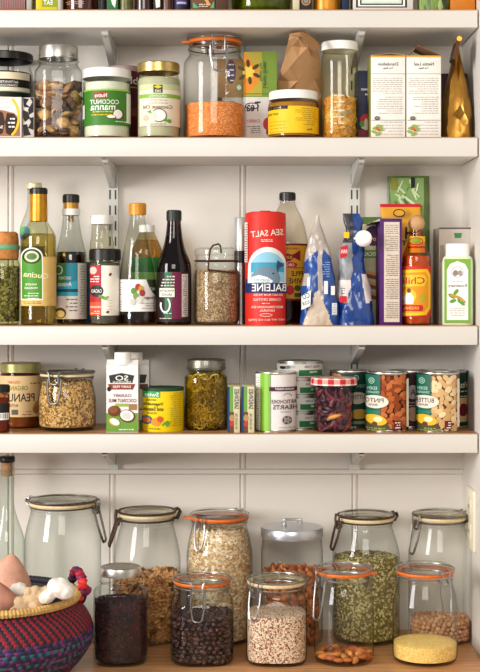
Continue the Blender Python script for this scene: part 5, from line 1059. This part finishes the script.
pieces(t, q, t.h(376), pm, 'pickled_ring', 'olive green pickled ring in the mason jar between the yellow tin and sardine boxes', 'pickle', 'pickled rings in the mason jar', .0150, 22, rings=2, flat=1, back=.0, dense=.66, n=2.2, k=.93)
# sardine boxes
for x0, x1, lb in ((227.5, 239.8, 'slim sardine box in blue, green and cream, the left of the two'), (241.6, 254.3, 'slim blue, green and cream sardine box, the right of the two')):
    t = boxT('sardine_box', lb, 'box', 3, x0, x1, 386.5, 2.675, .085, c_('#d8cfa8'), group='upright sardine boxes'); L = t.lab; w_ = x1-x0
    L.rect(x0, x0+2.2, 386.5, 432.5, c_('#1f3f6b')); L.rect(x0+2.2, x0+5.6, 386.5, 412, c_('#6aa03c')); L.rect(x0+2.2, x0+6.4, 412, 432.5, c_('#6b4630')); L.ell(x0+4.4, 418, 2.6, 3.4, c_('#b98a5a')); L.ell(x0+4.4, 424, 2.2, 2.6, c_('#c2402c')); L.text('SARDINES', x0+w_*.74, 399, 20, 4.6, c_('#4a4a58'), 90); L.text('IN OLIVE OIL', x0+w_*.72, 421, 16, 2.4, c_('#5a5048'), 90); L.build('printing')
# artichoke can
t = can('tall can with white, lime green and maroon artichoke label', 276, 20.7, 2.68, 371.5, c_('#e6e0dc')); L = t.lab
L.rect(256, 262, 373, 431, c_('#f0eee6')); L.lines(256.8, 260, 378, 428, 22, c_('#9a968c'), 4, .7); L.rect(261, 270.5, 373, 431, c_('#7fb53a')); L.rect(265, 268.5, 373, 431, c_('#92c64c')); L.rect(269.5, 297, 387, 391, c_('#4a1c3a')); L.text('NATIVE FOREST', 284, 389, 18, 1.9, WH); L.ring(287, 396, 4, 3, .7, GRY, 16, 180, 360); L.text('ARTICHOKE', 283.5, 401.5, 24, 3.8, c_('#5a2a34')); L.text('HEARTS', 284.5, 407, 23, 4.6, c_('#5a2a34')); L.text('QUARTERED', 285, 412, 10, 1.6, GRY); L.ell(286.5, 420, 4.5, 4.2, c_('#5a4a4c'))
for a in range(5): L.ell(286.5+2.4*cos(a*1.26), 420+2.2*sin(a*1.26), 1.8, 1.1, c_('#a3969a'), a*70)
L.lines(279, 294, 427, 430, 2, GRY, 3, .6); L.build('printing')
# tuna stack
zz = ZT[3]
ys = [430.5, 413, 396, 379, 361.5]
d_ = 2.73+.0447
for k in range(4):
    ht = (ys[k]-ys[k+1]-.6)*d_/F
    t = T('tuna_can', ['short tuna can at the bottom of the stack of four, white and green', 'short tuna can second from the bottom of the stack of four', 'short tuna can second from the top of the stack of four', 'short tuna can on top of the stack behind the artichoke can'][k], 'tuna can', 3, 309.5+(-.6, .4, .2, -1)[k], 31.5 if 0 else 23.2, 2.73, 'stack of tuna cans', z=zz)
    t.o.location.x = PX(307+(-.5, .4, .2, -1)[k]-6, t.d); t.cx = 301; t.rpx = 23.5
    R = t.R; MB().add(lathe([(0, .001), (R*.94, .001), (R*.95, 0), (R, 0), (R, .0016), (R*.975, .0028), (R*.975, ht-.003), (R, ht-.002), (R, ht), (R*.95, ht), (R*.93, ht-.0015), (0, ht-.0015)], 56), TIN).build('can_body', t.o)
    t.z0 = zz; L = Label(t, rpx=23.2, base=-.0002); yt = HY-(zz+ht-CZ)*F/(t.d-t.R*.9); yb = HY-(zz-CZ)*F/(t.d-t.R*.9)
    L.rect(277, 325, yt+2.6, yb-2.2, c_('#cfcdc4')); L.rect(300, 323, yt+8.4, yb-2.6, c_('#1f6b3c')); L.text('WILD TUNA', 313, yt+5.2, 15, 2.4, c_('#3a3a38')); L.text('PINK', 314, yt+10.5, 8, 2, WH); L.lines(281, 297, yt+5, yb-4, 3, GRY, k+2, .8)
    if k == 3: L.ell(284, yt+6.3, 3, 1.6, BLK); L.text('WILD', 289, yt+6, 6, 3, BLK)
    L.build('printing'); zz += ht+.0003
# chili jar with gingham lid
t = bottle('chili_jar', 'small jar of dried red chilies with a red and white checked lid', 'jar', 3, 334, 21, 2.672, [(20, 428), (19.6, 405), (20.3, 388), (20.5, 384)], GL('#eef0ec', '#7a7f7a', 1.2))
H0, H1 = t.h(384), t.h(377.5); R = t.R*1.10; m = MB(); RD = c_('#c8262c'); PK = c_('#e8a098')
v, f = lathe([(R, H0-.001), (R*1.01, H0+.002), (R, H1-.002), (R*.96, H1)]+[(R*.96*k/6, H1+.0008*(1-k/6)) for k in range(5, -1, -1)], 48)
def ck(c):
    a = int((atan2(c.y, c.x)+pi)/(2*pi)*24); b = int(c.z/.0045) if hypot_(c) > R*.9 else int(hypot_(c)/.0062)
    return (WH, PK, RD)[(a % 2)+(b % 2)]
def hypot_(c): return sqrt(c.x**2+c.y**2)
m.add((v, f), ck); m.build('checked_lid', t.o)
def chili(s):
    rg = random.Random(s); P = [(-.016+.004*i, .0015*sin(i*.8+s), .003*sin(i*.5+s)) for i in range(9)]; return tube(P, [.0012, .0035, .0046, .005, .0048, .004, .003, .0018, .0006], 8)
chm = [mesh_of(chili(s), M(c, .4, 0, .4, 120, .4)) for s, c in enumerate(('#5a1428', '#741c34', '#3f0f1e', '#8f3040', '#642038'))]
pieces(t, t.q, t.h(391), chm, 'dried_chili', 'dark red dried chili in the jar with the checked lid', 'dried chili', 'dried chilies in the checked-lid jar', .0125, 31, rings=2, flat=1, back=.0, dense=1.0, k=.9)
yc = mesh_of(chili(7), M('#d8953a', .5, 0, .2, 120, .2)); o = bpy.data.objects.new('dried_chili', yc); COL.objects.link(o); o.location = (PX(335, t.d-t.R*.84), t.d-t.R*.84, t.z0+t.hf(417)); o.rotation_euler = (0, radians(-32), 0); tag(o, 'single yellow-orange chili against the glass of the jar with the checked lid', 'dried chili')
# bean cans
def beancan(label, cx, r, df, ytop, bean, bcol, seed, title, x_off=0, df2=0):
    t = can(label, cx, r, df, ytop, c_(bcol), group='organic bean cans'); L = t.lab; x0 = cx-r; X = lambda p: x0+p*(2*r/42); e = 1
    rg = random.Random(seed)
    blotches(L, X(13), X(41.5), ytop+5, 429, 3.9, 2.6, [c_(b, .35) for b in bean], seed, .92)
    L.rect(x0-8, X(14), ytop+3, 429.5, c_('#146350')); L.ring(X(6), ytop+9, 2.8, 3.2, .8, c_('#9cc0a8')); L.ring(X(6), ytop+9, 1.4, 1.6, .8, c_('#9cc0a8')); L.text('EDEN', X(6.5), ytop+16.5, 9, 3, c_('#b9d4bc')); L.text('ORGANIC', X(7), ytop+20.5, 12, 2.2, c_('#b9d4bc'))
    L.ell(X(9), ytop+30, 12.5, 6.6, c_('#e6dccb')); L.text(title, X(8.5), ytop+28.6, 17 if len(title) > 4 else 13, 4.4, c_('#3a2420')); L.text('BEANS', X(7.5), ytop+33, 8, 2.2, c_('#3a2420')); L.rect(x0-6, X(14), ytop+39, ytop+42, c_('#1f7a5c'))
    L.poly([(X(-3), 429), (X(-3), ytop+46), (X(6), ytop+42.5), (X(15), ytop+46), (X(22), ytop+54), (X(23), 429)], c_('#4c4a28')); L.ell(X(10), ytop+48, 10, 5.2, c_('#e8b62c'), 12); L.ell(X(12), ytop+47.4, 4, 2.6, c_('#f2e6b4')); L.ell(X(9), ytop+52.5, 2.6, 2.6, c_('#5f3a1c')); L.lines(X(1), X(19), ytop+56, ytop+58, 2, c_('#9a9a4c'), seed, 1)
    L.rect(X(26.5), X(32.5), 420.5, 429, c_('#6b1a24')); L.lines(X(27.2), X(32), 422, 427, 3, WH, seed, 1); L.rect(X(37.3), X(39.2), ytop+7, 427, c_('#e0d8cc')); L.build('printing'); return t
beancan('bean can with green and white label picturing red-brown pinto beans', 388, 20.8, 2.68, 371.8, ('#a8501f', '#b9602c', '#8f3f18', '#c46f38'), '#4a1a0c', 3, 'PINTO')
beancan('bean can with green label picturing pale butter beans, nearest the right wall', 438.5, 21, 2.68, 371.8, ('#e3c18a', '#d8b078', '#efd4a4', '#cfa468'), '#7a4a22', 4, 'BUTTER')
t = can('green-labelled bean can half hidden behind the chili jar', 350, 20.5, 2.75, 370, c_('#173f34'), group=None); L = t.lab; blotches(L, 332, 344, 374, 384, 3, 2, [c_('#c9a468'), c_('#b98a4c')], 6); L.ring(356, 378, 2.6, 3, .8, c_('#8fb09a')); L.text('EDEN', 361, 386, 9, 3, c_('#8fb09a')); L.ell(357, 398, 10, 6, c_('#c9bca8')); L.text('BUTTER', 359, 397, 15, 4, c_('#3a2420')); L.ell(359, 414, 9, 5, c_('#c99c3c')); L.rect(345, 372, 421, 424, c_('#8a8a6a')); L.build('printing')
t = can('dark maroon can half hidden between the two big bean cans', 409, 20.5, 2.75, 370, c_('#3a1822')); L = t.lab; L.ell(413, 392, 7, 7, c_('#b9aca8')); L.text('A', 413, 392, 5, 6, c_('#3a1822')); L.ell(413, 414, 7, 7, c_('#c9a47c')); L.lines(405, 418, 402, 405, 2, c_('#b9aca8'), 3, 1); L.build('printing')
t = can('dark green can at the right end of the shelf, behind the butter bean can', 450.5, 17, 2.76, 370, c_('#14332a')); L = t.lab; L.text('Vitalis', 462, 385, 12, 6, c_('#cfc4a0')); L.rect(452, 468, 398, 422, c_('#c9a878')); L.ell(463, 410, 5, 6.5, c_('#6b1a24')); L.lines(456, 467, 391, 396, 2, c_('#cfc4a0'), 3, 1); L.build('printing')

# ------------------------------------------------------------------ pieces that belong to a part hang under that part
UNDER = {'lid_wire': 'glass_lid', 'neck_wire': 'glass_body', 'lid_handle': 'metal_lid', 'slots': 'channel', 'screw': 'arm', 'socket': 'cover_plate', 'printing': ('carton', 'body', 'tin_body', 'cardboard_tube', 'plastic_bag', 'paper_wrapper', 'can_body'),
         'measuring_marks': 'glass_body', 'thread_wrapping': 'handle', 'jaw': 'disc', 'wood_top': 'board', 'flap': 'carton', 'side_panel': 'carton', 'screw_cap': 'carton', 'stopper_top': 'cork', 'black_band': 'cylinder', 'pourer': 'liquid', 'neck_label': 'glass_body'}
base = lambda o: o.name.split('.')[0]
for root in [o for o in COL.objects if o.parent is None and o.children]:
    kids = list(root.children)
    for k in kids:
        want = UNDER.get(base(k))
        if not want: continue
        if isinstance(want, str): want = (want,)
        for w_ in want:
            p = next((q for q in kids if base(q) == w_ and q is not k), None)
            if p: k.parent = p; break
